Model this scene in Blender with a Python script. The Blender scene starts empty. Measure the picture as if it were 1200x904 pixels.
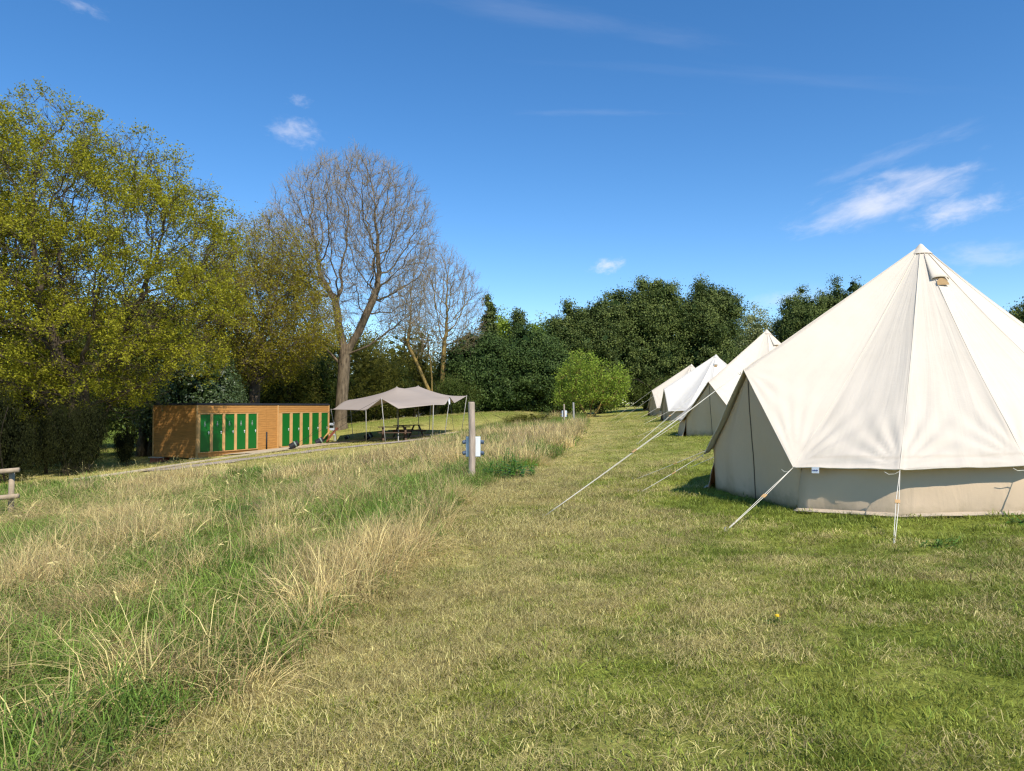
import bpy, math, random
import numpy as np
from mathutils import Vector, Matrix

R = math.radians
scene = bpy.context.scene
COL = scene.collection
F = 880.0            # focal length in pixels of the 1200 px wide photograph
CAM_Z = 1.45
HOR = 476.0

# ------------------------------------------------------------------ noise
def _hash(ix, iy, seed):
    h = (ix.astype(np.int64) * 374761393 + iy.astype(np.int64) * 668265263 + seed * 1442695041) & 0xFFFFFFFF
    h = ((h ^ (h >> 13)) * 1274126177) & 0xFFFFFFFF
    h = (h ^ (h >> 16)) & 0xFFFFFFFF
    return h / 4294967295.0

def vnoise(x, y, seed=0):
    x = np.asarray(x, float); y = np.asarray(y, float)
    ix = np.floor(x); iy = np.floor(y)
    fx = x - ix; fy = y - iy
    fx = fx * fx * (3 - 2 * fx); fy = fy * fy * (3 - 2 * fy)
    a = _hash(ix, iy, seed); b = _hash(ix + 1, iy, seed)
    c = _hash(ix, iy + 1, seed); d = _hash(ix + 1, iy + 1, seed)
    return (a * (1 - fx) + b * fx) * (1 - fy) + (c * (1 - fx) + d * fx) * fy

def fbm(x, y, seed=0, octs=4):
    s = 0; amp = 0.5; tot = 0
    for o in range(octs):
        s = s + amp * vnoise(x, y, seed + o * 17); tot += amp
        x = np.asarray(x) * 2.03 + 3.1; y = np.asarray(y) * 2.03 + 1.7; amp *= 0.5
    return s / tot

def sstep(a, b, v):
    t = np.clip((np.asarray(v) - a) / (b - a), 0, 1)
    return t * t * (3 - 2 * t)

# ------------------------------------------------------------------ terrain
def gz(x, y):
    x = np.asarray(x, float); y = np.asarray(y, float)
    base = 0.08 * x / (1 + (np.abs(x) / 26.0) ** 6) ** (1 / 6.0)
    und = 0.035 * (fbm(x * 0.35, y * 0.35, 5, 3) - 0.5)
    dip = -0.22 * np.exp(-((x + 20.0) ** 2 + (y - 40) ** 2) / 7.0)
    dip = dip - 0.10 * np.exp(-((x - 4.0) ** 2 + (y - 7.8) ** 2) / 12.0)
    bank = 1.15 * np.exp(-((x + 7.0) / 11.0) ** 4) * sstep(51.5, 60, y) * (1 - 0.7 * sstep(66, 80, y))
    return base + und + dip + bank

def g(x, y):
    return float(gz(x, y))

XB_Y = [0, 3.27, 4.2, 5.25, 6.2, 7.7, 10, 12.8, 15, 17.7, 25, 41, 60]
XB_X = [-2.2, -1.75, -1.45, -1.2, -1.05, -0.97, -0.85, -0.62, -0.3, 0.7, 2.0, 4.0, 5.8]
def xb(y):
    return np.interp(y, XB_Y, XB_X) + 0.25 * (fbm(np.asarray(y) * 0.9, np.asarray(y) * 0 + 2.5, 33, 3) - 0.5)

YF_X = [-60, -16, -13, -11, -8, -6.3, -5, -4.2, -3.2, -2.2, 1, 4, 7]
YF_Y = [25.5, 25, 24, 23.5, 23.5, 25, 28, 31, 42, 53, 56, 57, 58]
def yfar(x):
    return np.interp(x, YF_X, YF_Y)

# ------------------------------------------------------------------ mesh helpers
def np_mesh(name, V, faces_list, smooth=False, attrs=None):
    """faces_list: list of int arrays (n,3) or (n,4)."""
    me = bpy.data.meshes.new(name)
    V = np.asarray(V, np.float32)
    me.vertices.add(len(V)); me.vertices.foreach_set('co', V.ravel())
    loops = np.concatenate([f.ravel() for f in faces_list]).astype(np.int32)
    starts = []; off = 0
    for f in faces_list:
        n, k = f.shape
        starts.append(off + np.arange(n) * k); off += n * k
    starts = np.concatenate(starts).astype(np.int32)
    me.loops.add(len(loops)); me.loops.foreach_set('vertex_index', loops)
    me.polygons.add(len(starts)); me.polygons.foreach_set('loop_start', starts)
    if smooth:
        me.polygons.foreach_set('use_smooth', np.ones(len(starts), bool))
    if attrs:
        for an, (dom, typ, val) in attrs.items():
            a = me.attributes.new(an, typ, dom)
            key = {'FLOAT': 'value', 'FLOAT_COLOR': 'color', 'FLOAT_VECTOR': 'vector', 'INT': 'value'}[typ]
            a.data.foreach_set(key, np.asarray(val, np.int32 if typ == 'INT' else np.float32).ravel())
    me.update(calc_edges=True)
    return me

def link(name, me, mat=None, parent=None, loc=None):
    o = bpy.data.objects.new(name, me)
    COL.objects.link(o)
    if mat is not None and me is not None:
        if len(me.materials) == 0:
            me.materials.append(mat)
    if parent is not None: o.parent = parent
    if loc is not None: o.location = loc
    return o

def tag(o, label=None, cat=None, group=None, kind=None):
    if label: o['label'] = label
    if cat: o['category'] = cat
    if group: o['group'] = group
    if kind: o['kind'] = kind
    return o

def empty(name, loc, rz=0):
    o = bpy.data.objects.new(name, None)
    o.empty_display_size = 0.3
    COL.objects.link(o); o.location = loc; o.rotation_euler = (0, 0, rz)
    return o

class MB:
    """collects shapes and builds ONE mesh object"""
    def __init__(s): s.v = []; s.f = []
    def add(s, verts, faces):
        b = len(s.v); s.v += [tuple(p) for p in verts]; s.f += [tuple(i + b for i in fc) for fc in faces]
        return s
    def box(s, c, d, M=None, bev=0.0):
        cx, cy, cz = c; dx, dy, dz = d[0] / 2, d[1] / 2, d[2] / 2
        P = [Vector((cx + sx * dx, cy + sy * dy, cz + sz * dz)) for sz in (-1, 1) for sx, sy in ((-1, -1), (1, -1), (1, 1), (-1, 1))]
        if M is not None: P = [M @ p for p in P]
        return s.add(P, [(3, 2, 1, 0), (4, 5, 6, 7), (0, 1, 5, 4), (1, 2, 6, 5), (2, 3, 7, 6), (3, 0, 4, 7)])
    def tube(s, pts, rad, n=8, cap=True):
        pts = [Vector(p) for p in pts]
        if not hasattr(rad, '__len__'): rad = [rad] * len(pts)
        base = len(s.v); up0 = None
        for i, p in enumerate(pts):
            t = (pts[min(i + 1, len(pts) - 1)] - pts[max(i - 1, 0)]).normalized()
            if up0 is None: up0 = t.orthogonal().normalized()
            u = (up0 - t * up0.dot(t)).normalized(); w = t.cross(u); up0 = u
            for k in range(n):
                a = 2 * math.pi * k / n
                s.v.append(tuple(p + (u * math.cos(a) + w * math.sin(a)) * rad[i]))
        for i in range(len(pts) - 1):
            for k in range(n):
                a = base + i * n + k; b = base + i * n + (k + 1) % n
                s.f.append((a, b, b + n, a + n))
        if cap:
            s.f.append(tuple(base + k for k in reversed(range(n))))
            s.f.append(tuple(base + (len(pts) - 1) * n + k for k in range(n)))
        return s
    def bar(s, a, b, w, h, up=(0, 0, 1)):
        a = Vector(a); b = Vector(b); t = (b - a); L = t.length; t.normalize()
        upv = Vector(up); x = t.cross(upv)
        if x.length < 1e-4: x = t.orthogonal()
        x.normalize(); z = x.cross(t)
        M = Matrix((x, t, z)).transposed().to_4x4(); M.translation = (a + b) / 2
        return s.box((0, 0, 0), (w, L, h), M)
    def build(s, name, mat, parent=None, smooth=False, bevel=0.0, loc=None):
        me = bpy.data.meshes.new(name); me.from_pydata(s.v, [], s.f); me.update()
        if smooth: me.polygons.foreach_set('use_smooth', [True] * len(me.polygons))
        o = link(name, me, mat, parent, loc)
        if bevel:
            m = o.modifiers.new('bev', 'BEVEL'); m.width = bevel; m.segments = 2; m.limit_method = 'ANGLE'
        return o

# ------------------------------------------------------------------ materials
def new_mat(name):
    m = bpy.data.materials.new(name); m.use_nodes = True
    nt = m.node_tree; nt.nodes.clear()
    return m, nt
def nd(nt, typ, **kw):
    n = nt.nodes.new(typ)
    for k, v in kw.items():
        if k.startswith('i_'):
            key = k[2:]
            key = int(key) if key.isdigit() else key
            n.inputs[key].default_value = v
        else: setattr(n, k, v)
    return n
def ln(nt, a, ao, b, bi): nt.links.new(a.outputs[ao], b.inputs[bi])

def simple(name, col, rough=0.7, noise=0.15, scale=8.0, bump=0.0, bscale=40, spec=0.3, stretch=(1, 1, 1), metal=0.0):
    m, nt = new_mat(name)
    out = nd(nt, 'ShaderNodeOutputMaterial'); p = nd(nt, 'ShaderNodeBsdfPrincipled')
    p.inputs['Roughness'].default_value = rough; p.inputs['Specular IOR Level'].default_value = spec
    p.inputs['Metallic'].default_value = metal
    tc = nd(nt, 'ShaderNodeTexCoord'); mp = nd(nt, 'ShaderNodeMapping'); mp.inputs['Scale'].default_value = stretch
    nz = nd(nt, 'ShaderNodeTexNoise', i_Scale=scale, i_Detail=5.0, i_Roughness=0.6)
    ln(nt, tc, 'Object', mp, 'Vector'); ln(nt, mp, 'Vector', nz, 'Vector')
    rp = nd(nt, 'ShaderNodeValToRGB')
    c = np.array(col)
    rp.color_ramp.elements[0].position = 0.25; rp.color_ramp.elements[1].position = 0.75
    rp.color_ramp.elements[0].color = (*np.clip(c * (1 - noise), 0, 1), 1)
    rp.color_ramp.elements[1].color = (*np.clip(c * (1 + noise), 0, 1), 1)
    ln(nt, nz, 'Fac', rp, 'Fac'); ln(nt, rp, 'Color', p, 'Base Color')
    if bump:
        n2 = nd(nt, 'ShaderNodeTexNoise', i_Scale=bscale, i_Detail=6.0); ln(nt, mp, 'Vector', n2, 'Vector')
        bp = nd(nt, 'ShaderNodeBump', i_Strength=bump, i_Distance=0.02); ln(nt, n2, 'Fac', bp, 'Height'); ln(nt, bp, 'Normal', p, 'Normal')
    ln(nt, p, 'BSDF', out, 'Surface')
    return m

def leaf_mat(name, colA, colB, trans=0.35, gloss=0.0):
    """leaf colour runs from colA to colB by the per-leaf attribute v"""
    m, nt = new_mat(name)
    out = nd(nt, 'ShaderNodeOutputMaterial')
    at = nd(nt, 'ShaderNodeAttribute', attribute_name='v')
    mx = nd(nt, 'ShaderNodeMix', data_type='RGBA')
    mx.inputs['A'].default_value = (*colA, 1); mx.inputs['B'].default_value = (*colB, 1)
    ln(nt, at, 'Fac', mx, 'Factor')
    p = nd(nt, 'ShaderNodeBsdfPrincipled', i_Roughness=0.45)
    p.inputs['Specular IOR Level'].default_value = gloss
    tr = nd(nt, 'ShaderNodeBsdfTranslucent')
    ms = nd(nt, 'ShaderNodeMixShader', i_Fac=trans)
    ln(nt, mx, 'Result', p, 'Base Color'); ln(nt, mx, 'Result', tr, 'Color')
    ln(nt, p, 'BSDF', ms, 1); ln(nt, tr, 'BSDF', ms, 2); ln(nt, ms, 'Shader', out, 'Surface')
    return m

def blade_mat(name, trans=0.3):
    """grass blade: colour carried by each tuft (tint), varied blade by blade"""
    m, nt = new_mat(name)
    out = nd(nt, 'ShaderNodeOutputMaterial')
    at = nd(nt, 'ShaderNodeAttribute', attribute_name='tint'); at.attribute_type = 'INSTANCER'
    vv = nd(nt, 'ShaderNodeAttribute', attribute_name='v')
    hs = nd(nt, 'ShaderNodeHueSaturation')
    mv = nd(nt, 'ShaderNodeMapRange'); mv.inputs['To Min'].default_value = 0.45; mv.inputs['To Max'].default_value = 1.55
    mh = nd(nt, 'ShaderNodeMapRange'); mh.inputs['To Min'].default_value = 0.475; mh.inputs['To Max'].default_value = 0.515
    ln(nt, vv, 'Fac', mv, 'Value'); ln(nt, mv, 'Result', hs, 'Value'); ln(nt, vv, 'Fac', mh, 'Value'); ln(nt, mh, 'Result', hs, 'Hue')
    ln(nt, at, 'Color', hs, 'Color')
    p = nd(nt, 'ShaderNodeBsdfPrincipled', i_Roughness=0.5); p.inputs['Specular IOR Level'].default_value = 0.25
    tr = nd(nt, 'ShaderNodeBsdfTranslucent'); ms = nd(nt, 'ShaderNodeMixShader', i_Fac=trans)
    ln(nt, hs, 'Color', p, 'Base Color'); ln(nt, hs, 'Color', tr, 'Color')
    ln(nt, p, 'BSDF', ms, 1); ln(nt, tr, 'BSDF', ms, 2); ln(nt, ms, 'Shader', out, 'Surface')
    return m

def canvas_mat(name, col, seam=True, trans=0.18):
    m, nt = new_mat(name)
    out = nd(nt, 'ShaderNodeOutputMaterial'); p = nd(nt, 'ShaderNodeBsdfPrincipled', i_Roughness=0.85)
    p.inputs['Specular IOR Level'].default_value = 0.15
    tc = nd(nt, 'ShaderNodeTexCoord')
    nz = nd(nt, 'ShaderNodeTexNoise', i_Scale=1.3, i_Detail=6.0, i_Roughness=0.65); ln(nt, tc, 'Object', nz, 'Vector')
    rp = nd(nt, 'ShaderNodeValToRGB'); c = np.array(col)
    rp.color_ramp.elements[0].position = 0.3; rp.color_ramp.elements[1].position = 0.7
    rp.color_ramp.elements[0].color = (*(c * np.array([0.95, 0.945, 0.93])), 1); rp.color_ramp.elements[1].color = (*np.clip(c * 1.03, 0, 0.95), 1)
    ln(nt, nz, 'Fac', rp, 'Fac')
    last = rp
    # weave and cloth wrinkles
    mp = nd(nt, 'ShaderNodeMapping'); ln(nt, tc, 'UV', mp, 'Vector'); mp.inputs['Scale'].default_value = (6.0, 2.2, 1)
    w1 = nd(nt, 'ShaderNodeTexNoise', i_Scale=1.0, i_Detail=4.0, i_Distortion=0.6); ln(nt, mp, 'Vector', w1, 'Vector')
    b1 = nd(nt, 'ShaderNodeBump', i_Strength=0.35, i_Distance=0.03); ln(nt, w1, 'Fac', b1, 'Height')
    w2 = nd(nt, 'ShaderNodeTexNoise', i_Scale=5.0, i_Detail=8.0, i_Roughness=0.7, i_Distortion=0.3); ln(nt, tc, 'Object', w2, 'Vector')
    b2 = nd(nt, 'ShaderNodeBump', i_Strength=0.25, i_Distance=0.015); ln(nt, w2, 'Fac', b2, 'Height'); ln(nt, b1, 'Normal', b2, 'Normal')
    ln(nt, b2, 'Normal', p, 'Normal')
    if seam:
        sx = nd(nt, 'ShaderNodeAttribute', attribute_name='seam')
        mx = nd(nt, 'ShaderNodeMix', data_type='RGBA'); mx.inputs['B'].default_value = (*(c * np.array([0.72, 0.66, 0.56])), 1)
        ln(nt, sx, 'Fac', mx, 'Factor'); ln(nt, rp, 'Color', mx, 'A'); src, so = mx, 'Result'
    else:
        sp = nd(nt, 'ShaderNodeSeparateXYZ'); ln(nt, tc, 'UV', sp, 'Vector')
        sn = nd(nt, 'ShaderNodeTexNoise', i_Scale=3.5, i_Detail=7.0, i_Roughness=0.7); ln(nt, tc, 'Object', sn, 'Vector')
        sm_ = nd(nt, 'ShaderNodeMath', operation='MULTIPLY_ADD'); sm_.inputs[1].default_value = 0.30; sm_.inputs[2].default_value = -0.06; ln(nt, sn, 'Fac', sm_, 0)
        sb = nd(nt, 'ShaderNodeMath', operation='SUBTRACT'); ln(nt, sm_, 0, sb, 0); ln(nt, sp, 'Y', sb, 1)
        ms2 = nd(nt, 'ShaderNodeMapRange', interpolation_type='SMOOTHSTEP'); ms2.inputs['From Min'].default_value = -0.04; ms2.inputs['From Max'].default_value = 0.12; ms2.inputs['To Max'].default_value = 0.55; ln(nt, sb, 0, ms2, 'Value')
        mx = nd(nt, 'ShaderNodeMix', data_type='RGBA'); mx.inputs['B'].default_value = (0.26, 0.21, 0.11, 1)
        ln(nt, ms2, 'Result', mx, 'Factor'); ln(nt, rp, 'Color', mx, 'A'); src, so = mx, 'Result'
    tr = nd(nt, 'ShaderNodeBsdfTranslucent'); ms = nd(nt, 'ShaderNodeMixShader', i_Fac=trans)
    warm = nd(nt, 'ShaderNodeMix', data_type='RGBA', blend_type='MULTIPLY'); warm.inputs['Factor'].default_value = 1
    warm.inputs['B'].default_value = (1.0, 0.85, 0.6, 1)
    ln(nt, src, so, p, 'Base Color'); ln(nt, src, so, warm, 'A'); ln(nt, warm, 'Result', tr, 'Color')
    ln(nt, p, 'BSDF', ms, 1); ln(nt, tr, 'BSDF', ms, 2); ln(nt, ms, 'Shader', out, 'Surface')
    return m

def bark_mat(name, col, col2):
    m, nt = new_mat(name)
    out = nd(nt, 'ShaderNodeOutputMaterial'); p = nd(nt, 'ShaderNodeBsdfPrincipled', i_Roughness=0.9)
    p.inputs['Specular IOR Level'].default_value = 0.1
    tc = nd(nt, 'ShaderNodeTexCoord'); mp = nd(nt, 'ShaderNodeMapping'); mp.inputs['Scale'].default_value = (3, 3, 0.7)
    ln(nt, tc, 'Object', mp, 'Vector')
    nz = nd(nt, 'ShaderNodeTexNoise', i_Scale=2.2, i_Detail=7.0, i_Roughness=0.7); ln(nt, mp, 'Vector', nz, 'Vector')
    rp = nd(nt, 'ShaderNodeValToRGB'); rp.color_ramp.elements[0].position = 0.35; rp.color_ramp.elements[1].position = 0.68
    rp.color_ramp.elements[0].color = (*col, 1); rp.color_ramp.elements[1].color = (*col2, 1)
    ln(nt, nz, 'Fac', rp, 'Fac'); ln(nt, rp, 'Color', p, 'Base Color')
    bp = nd(nt, 'ShaderNodeBump', i_Strength=0.8, i_Distance=0.06); ln(nt, nz, 'Fac', bp, 'Height'); ln(nt, bp, 'Normal', p, 'Normal')
    ln(nt, p, 'BSDF', out, 'Surface')
    return m

M = {}
M['canvas_cream'] = canvas_mat('canvas_cream', (0.74, 0.665, 0.555))
M['canvas_white'] = canvas_mat('canvas_white', (0.81, 0.775, 0.71))
M['canvas_wall'] = canvas_mat('canvas_wall', (0.72, 0.56, 0.385), seam=False, trans=0.18)
M['canvas_skirt'] = canvas_mat('canvas_skirt', (0.54, 0.44, 0.32), seam=False, trans=0.05)
M['zip'] = simple('zip', (0.12, 0.09, 0.06))
M['vent'] = simple('vent_mesh', (0.36, 0.23, 0.10), bump=0.3, bscale=150)
M['rope'] = simple('rope', (0.66, 0.62, 0.52), rough=0.8, scale=60)
M['slider'] = simple('slider_wood', (0.55, 0.34, 0.15))
M['peg'] = simple('peg_steel', (0.35, 0.35, 0.34), rough=0.4)
M['label'] = simple('tag_white', (0.85, 0.87, 0.92), noise=0.03)
M['label_ink'] = simple('tag_ink', (0.05, 0.09, 0.28), noise=0.05)
M['cedar'] = simple('cedar_boards', (0.47, 0.225, 0.06), rough=0.65, noise=0.28, scale=1.6, bump=0.15, stretch=(1, 1, 14))
M['cedar_light'] = simple('cedar_trim', (0.56, 0.33, 0.125), rough=0.65, noise=0.15, scale=3)
M['dandelion'] = simple('dandelion_yellow', (0.75, 0.48, 0.02), noise=0.15, scale=60)
M['edging'] = simple('edging_timber', (0.50, 0.42, 0.29), rough=0.8, noise=0.2, scale=2)
M['door_green'] = simple('door_green', (0.006, 0.125, 0.016), rough=0.45, noise=0.06, scale=1.2)
M['roof_dark'] = simple('roof_membrane', (0.03, 0.03, 0.035), rough=0.6)
M['metal_white'] = simple('metal_white', (0.75, 0.76, 0.77), rough=0.35, noise=0.04)
M['sign_grey'] = simple('sign_grey', (0.22, 0.27, 0.23), rough=0.5, noise=0.05)
M['brick'] = simple('brick_red', (0.33, 0.11, 0.06), noise=0.3, scale=14)
M['concrete'] = simple('concrete', (0.45, 0.42, 0.38), noise=0.2)
M['black'] = simple('black_rubber', (0.018, 0.018, 0.022), rough=0.6, noise=0.2)
M['stretch'] = simple('stretch_fabric', (0.335, 0.28, 0.235), rough=0.8, noise=0.05, scale=0.8, bump=0.08, bscale=4)
M['pole'] = simple('pole_alu', (0.36, 0.34, 0.31), rough=0.45, noise=0.1)
M['table_wood'] = simple('table_wood', (0.095, 0.055, 0.032), noise=0.35, scale=4, bump=0.2)
M['post_wood'] = simple('post_wood', (0.40, 0.32, 0.25), rough=0.85, noise=0.35, scale=5, bump=0.5, bscale=12, stretch=(4, 4, 0.5))
M['rail_wood'] = simple('rail_wood', (0.36, 0.28, 0.19), rough=0.85, noise=0.3, scale=5, bump=0.5, bscale=12)
M['box_white'] = simple('box_plastic', (0.72, 0.76, 0.78), rough=0.4, noise=0.03)
M['chair_grey'] = simple('chair_grey', (0.42, 0.46, 0.50), rough=0.5, noise=0.05)
M['socket'] = simple('socket_grey', (0.08, 0.11, 0.16), rough=0.4, noise=0.1)
M['red_board'] = simple('red_board', (0.28, 0.085, 0.045), noise=0.2)
M['slate'] = simple('slate_roof', (0.10, 0.095, 0.11), noise=0.25, scale=12)
M['render_white'] = simple('render_white', (0.6, 0.57, 0.54), noise=0.1)
M['glass_dark'] = simple('glass_dark', (0.02, 0.025, 0.03), rough=0.1, noise=0.05)
M['bark_oak'] = bark_mat('bark_oak', (0.045, 0.034, 0.024), (0.16, 0.125, 0.085))
M['bark_dark'] = bark_mat('bark_dark', (0.02, 0.016, 0.012), (0.06, 0.048, 0.035))
M['bark_ash'] = bark_mat('bark_ash', (0.075, 0.056, 0.036), (0.24, 0.185, 0.12))
M['bark_lichen'] = bark_mat('bark_lichen', (0.15, 0.11, 0.045), (0.40, 0.28, 0.09))
M['twig_grey'] = bark_mat('twig_grey', (0.25, 0.20, 0.13), (0.38, 0.31, 0.20))
M['twig_brown'] = bark_mat('twig_brown', (0.21, 0.16, 0.10), (0.34, 0.27, 0.18))
M['leaf_oak'] = leaf_mat('leaf_oak', (0.205, 0.20, 0.017), (0.44, 0.425, 0.045), 0.40)
M['leaf_oak2'] = leaf_mat('leaf_oak_bronze', (0.22, 0.185, 0.02), (0.40, 0.355, 0.04), 0.40)
M['leaf_shrub'] = leaf_mat('leaf_shrub', (0.045, 0.07, 0.014), (0.15, 0.18, 0.04), 0.25, 0.1)
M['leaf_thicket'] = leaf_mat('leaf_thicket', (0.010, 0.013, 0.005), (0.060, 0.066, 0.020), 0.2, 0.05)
M['leaf_olive'] = leaf_mat('leaf_olive', (0.11, 0.11, 0.02), (0.26, 0.24, 0.045), 0.3, 0.05)
M['leaf_laurel'] = leaf_mat('leaf_laurel', (0.035, 0.06, 0.015), (0.09, 0.13, 0.04), 0.12, 0.5)
M['leaf_holly'] = leaf_mat('leaf_holly', (0.026, 0.052, 0.016), (0.115, 0.165, 0.042), 0.12, 0.08)
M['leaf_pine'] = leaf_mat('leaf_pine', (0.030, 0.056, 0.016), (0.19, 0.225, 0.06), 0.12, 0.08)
M['leaf_pine_olive'] = leaf_mat('leaf_pine_olive', (0.028, 0.052, 0.016), (0.175, 0.21, 0.058), 0.12, 0.08)
M['leaf_birch'] = leaf_mat('leaf_birch', (0.17, 0.26, 0.03), (0.37, 0.46, 0.07), 0.4, 0.1)
M['leaf_willow'] = leaf_mat('leaf_willow', (0.17, 0.20, 0.08), (0.32, 0.34, 0.15), 0.3, 0.05)
M['leaf_weed'] = leaf_mat('leaf_weed', (0.05, 0.14, 0.015), (0.11, 0.24, 0.03), 0.3, 0.3)
M['blade'] = blade_mat('grass_blade')

# ------------------------------------------------------------------ world, sun, camera
SUN_EL, SUN_AZ = R(49), R(150)
def make_world():
    w = bpy.data.worlds.new('World'); scene.world = w; w.use_nodes = True
    nt = w.node_tree; nt.nodes.clear()
    out = nd(nt, 'ShaderNodeOutputWorld'); bg = nd(nt, 'ShaderNodeBackground', i_Strength=0.125)
    sky = nd(nt, 'ShaderNodeTexSky', sky_type='NISHITA'); sky.sun_disc = False
    sky.sun_elevation = SUN_EL; sky.sun_rotation = SUN_AZ
    sky.altitude = 1500; sky.air_density = 1.0; sky.dust_density = 0.1; sky.ozone_density = 2.2
    tc = nd(nt, 'ShaderNodeTexCoord')
    hs = nd(nt, 'ShaderNodeHueSaturation', i_Saturation=1.28, i_Value=1.0, i_Hue=0.501); ln(nt, sky, 'Color', hs, 'Color')
    cur = (hs, 'Color')
    pitch = math.atan(24 / 880.0)
    def dirpx(x, y):
        v = Vector(((x - 600) / F, 1, (452 - y) / F)); v.normalize()
        return Matrix.Rotation(pitch, 3, 'X') @ v
    clouds = [(345, 154, 36, 17, 8, 0.42, 1), (1036, 233, 108, 26, -13, 0.70, 2), (1124, 246, 64, 20, -6, 0.62, 3),
              (712, 312, 24, 11, -8, 0.62, 4), (1165, 299, 70, 17, 4, 0.30, 5), (1040, 185, 85, 12, -14, 0.16, 6),
              (690, 132, 110, 5, 2, 0.05, 7), (640, 20, 260, 16, 9, 0.07, 8), (900, 90, 260, 10, 12, 0.035, 9),
              (352, 118, 14, 8, 0, 0.2, 10), (95, 8, 30, 8, 6, 0.25, 11), (925, 352, 60, 16, -8, 0.28, 12)]
    for (cx, cy, sx, sy, rot, op, sd) in clouds:
        c = dirpx(cx, cy)
        t1 = Vector((0, 0, 1)).cross(c); t1.normalize(); t1 = -t1
        t2 = t1.cross(c) ; t2.normalize()
        if t2.z < 0: t2 = -t2
        a = R(-rot); u = t1 * math.cos(a) + t2 * math.sin(a); v = -t1 * math.sin(a) + t2 * math.cos(a)
        def axis(vec, s):
            d = nd(nt, 'ShaderNodeVectorMath', operation='DOT_PRODUCT'); d.inputs[1].default_value = vec
            ln(nt, tc, 'Generated', d, 0)
            # subtract centre component is zero (tangent); scale
            mm = nd(nt, 'ShaderNodeMath', operation='DIVIDE'); mm.inputs[1].default_value = s / F; ln(nt, d, 'Value', mm, 0)
            return mm
        A = axis(u, sx); B = axis(v, sy)
        # only the half of the sky that faces the cloud
        fr = nd(nt, 'ShaderNodeVectorMath', operation='DOT_PRODUCT'); fr.inputs[1].default_value = c; ln(nt, tc, 'Generated', fr, 0)
        fg = nd(nt, 'ShaderNodeMath', operation='GREATER_THAN'); fg.inputs[1].default_value = 0.5; ln(nt, fr, 'Value', fg, 0)
        comb = nd(nt, 'ShaderNodeCombineXYZ'); sq = nd(nt, 'ShaderNodeMath', operation='MULTIPLY'); sq.inputs[1].default_value = max(.35, (sy / sx) ** .35); ln(nt, B, 0, sq, 0); ln(nt, A, 0, comb, 0); ln(nt, sq, 0, comb, 1); comb.inputs[2].default_value = sd * 3.7
        nz = nd(nt, 'ShaderNodeTexNoise', i_Scale=2.1, i_Detail=6.0, i_Roughness=0.6, i_Distortion=0.25); ln(nt, comb, 'Vector', nz, 'Vector')
        ln2 = nd(nt, 'ShaderNodeVectorMath', operation='LENGTH')
        c2 = nd(nt, 'ShaderNodeCombineXYZ'); ln(nt, A, 0, c2, 0); ln(nt, B, 0, c2, 1); ln(nt, c2, 'Vector', ln2, 0)
        # density = smooth(noise*1.5 - r)
        s1 = nd(nt, 'ShaderNodeMath', operation='MULTIPLY_ADD'); s1.inputs[1].default_value = 2.1; s1.inputs[2].default_value = -0.25; ln(nt, nz, 'Fac', s1, 0)
        s2 = nd(nt, 'ShaderNodeMath', operation='SUBTRACT'); ln(nt, s1, 0, s2, 0); ln(nt, ln2, 'Value', s2, 1)
        mr = nd(nt, 'ShaderNodeMapRange', interpolation_type='SMOOTHSTEP'); mr.inputs['From Min'].default_value = -0.2; mr.inputs['From Max'].default_value = 1.25
        mr.inputs['To Max'].default_value = op; ln(nt, s2, 0, mr, 'Value')
        mg = nd(nt, 'ShaderNodeMath', operation='MULTIPLY'); ln(nt, mr, 'Result', mg, 0); ln(nt, fg, 0, mg, 1)
        mx = nd(nt, 'ShaderNodeMix', data_type='RGBA'); mx.inputs['B'].default_value = (5.6, 5.5, 5.9, 1)
        ln(nt, mg, 0, mx, 'Factor'); nt.links.new(cur[0].outputs[cur[1]], mx.inputs['A']); cur = (mx, 'Result')
    nt.links.new(cur[0].outputs[cur[1]], bg.inputs['Color']); ln(nt, bg, 'Background', out, 'Surface')
make_world()

sd = bpy.data.lights.new('sun', 'SUN'); sd.energy = 3.9; sd.angle = R(0.55); sd.color = (1.0, 0.93, 0.82)
so = bpy.data.objects.new('sun', sd); COL.objects.link(so)
to_sun = Vector((math.sin(SUN_AZ) * math.cos(SUN_EL), math.cos(SUN_AZ) * math.cos(SUN_EL), math.sin(SUN_EL)))
so.rotation_euler = to_sun.to_track_quat('Z', 'Y').to_euler(); so.location = to_sun * 60

cd = bpy.data.cameras.new('camera'); cd.sensor_width = 36; cd.lens = 36 * F / 1200; cd.clip_end = 3000; cd.clip_start = 0.05
co = bpy.data.objects.new('camera', cd); COL.objects.link(co)
co.location = (0, 0, CAM_Z); co.rotation_euler = (R(90) + math.atan(24 / F), 0, 0)
scene.camera = co
vs = scene.view_settings
vs.view_transform = 'Standard'; vs.look = 'None'; vs.gamma = 1; vs.exposure = 0.6
scene.cycles.use_denoising = True; scene.cycles.denoising_prefilter = 'NONE'; scene.cycles.filter_width = 1.3
scene.cycles.max_bounces = 6; scene.cycles.diffuse_bounces = 3; scene.cycles.transmission_bounces = 4; vs.use_curve_mapping = False

# ------------------------------------------------------------------ grass colouring
GREEN_D = np.array([0.115, 0.175, 0.024]); GREEN_L = np.array([0.315, 0.345, 0.058])
STRAW = np.array([0.64, 0.515, 0.225]); STRAW_D = np.array([0.32, 0.235, 0.075])

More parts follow.
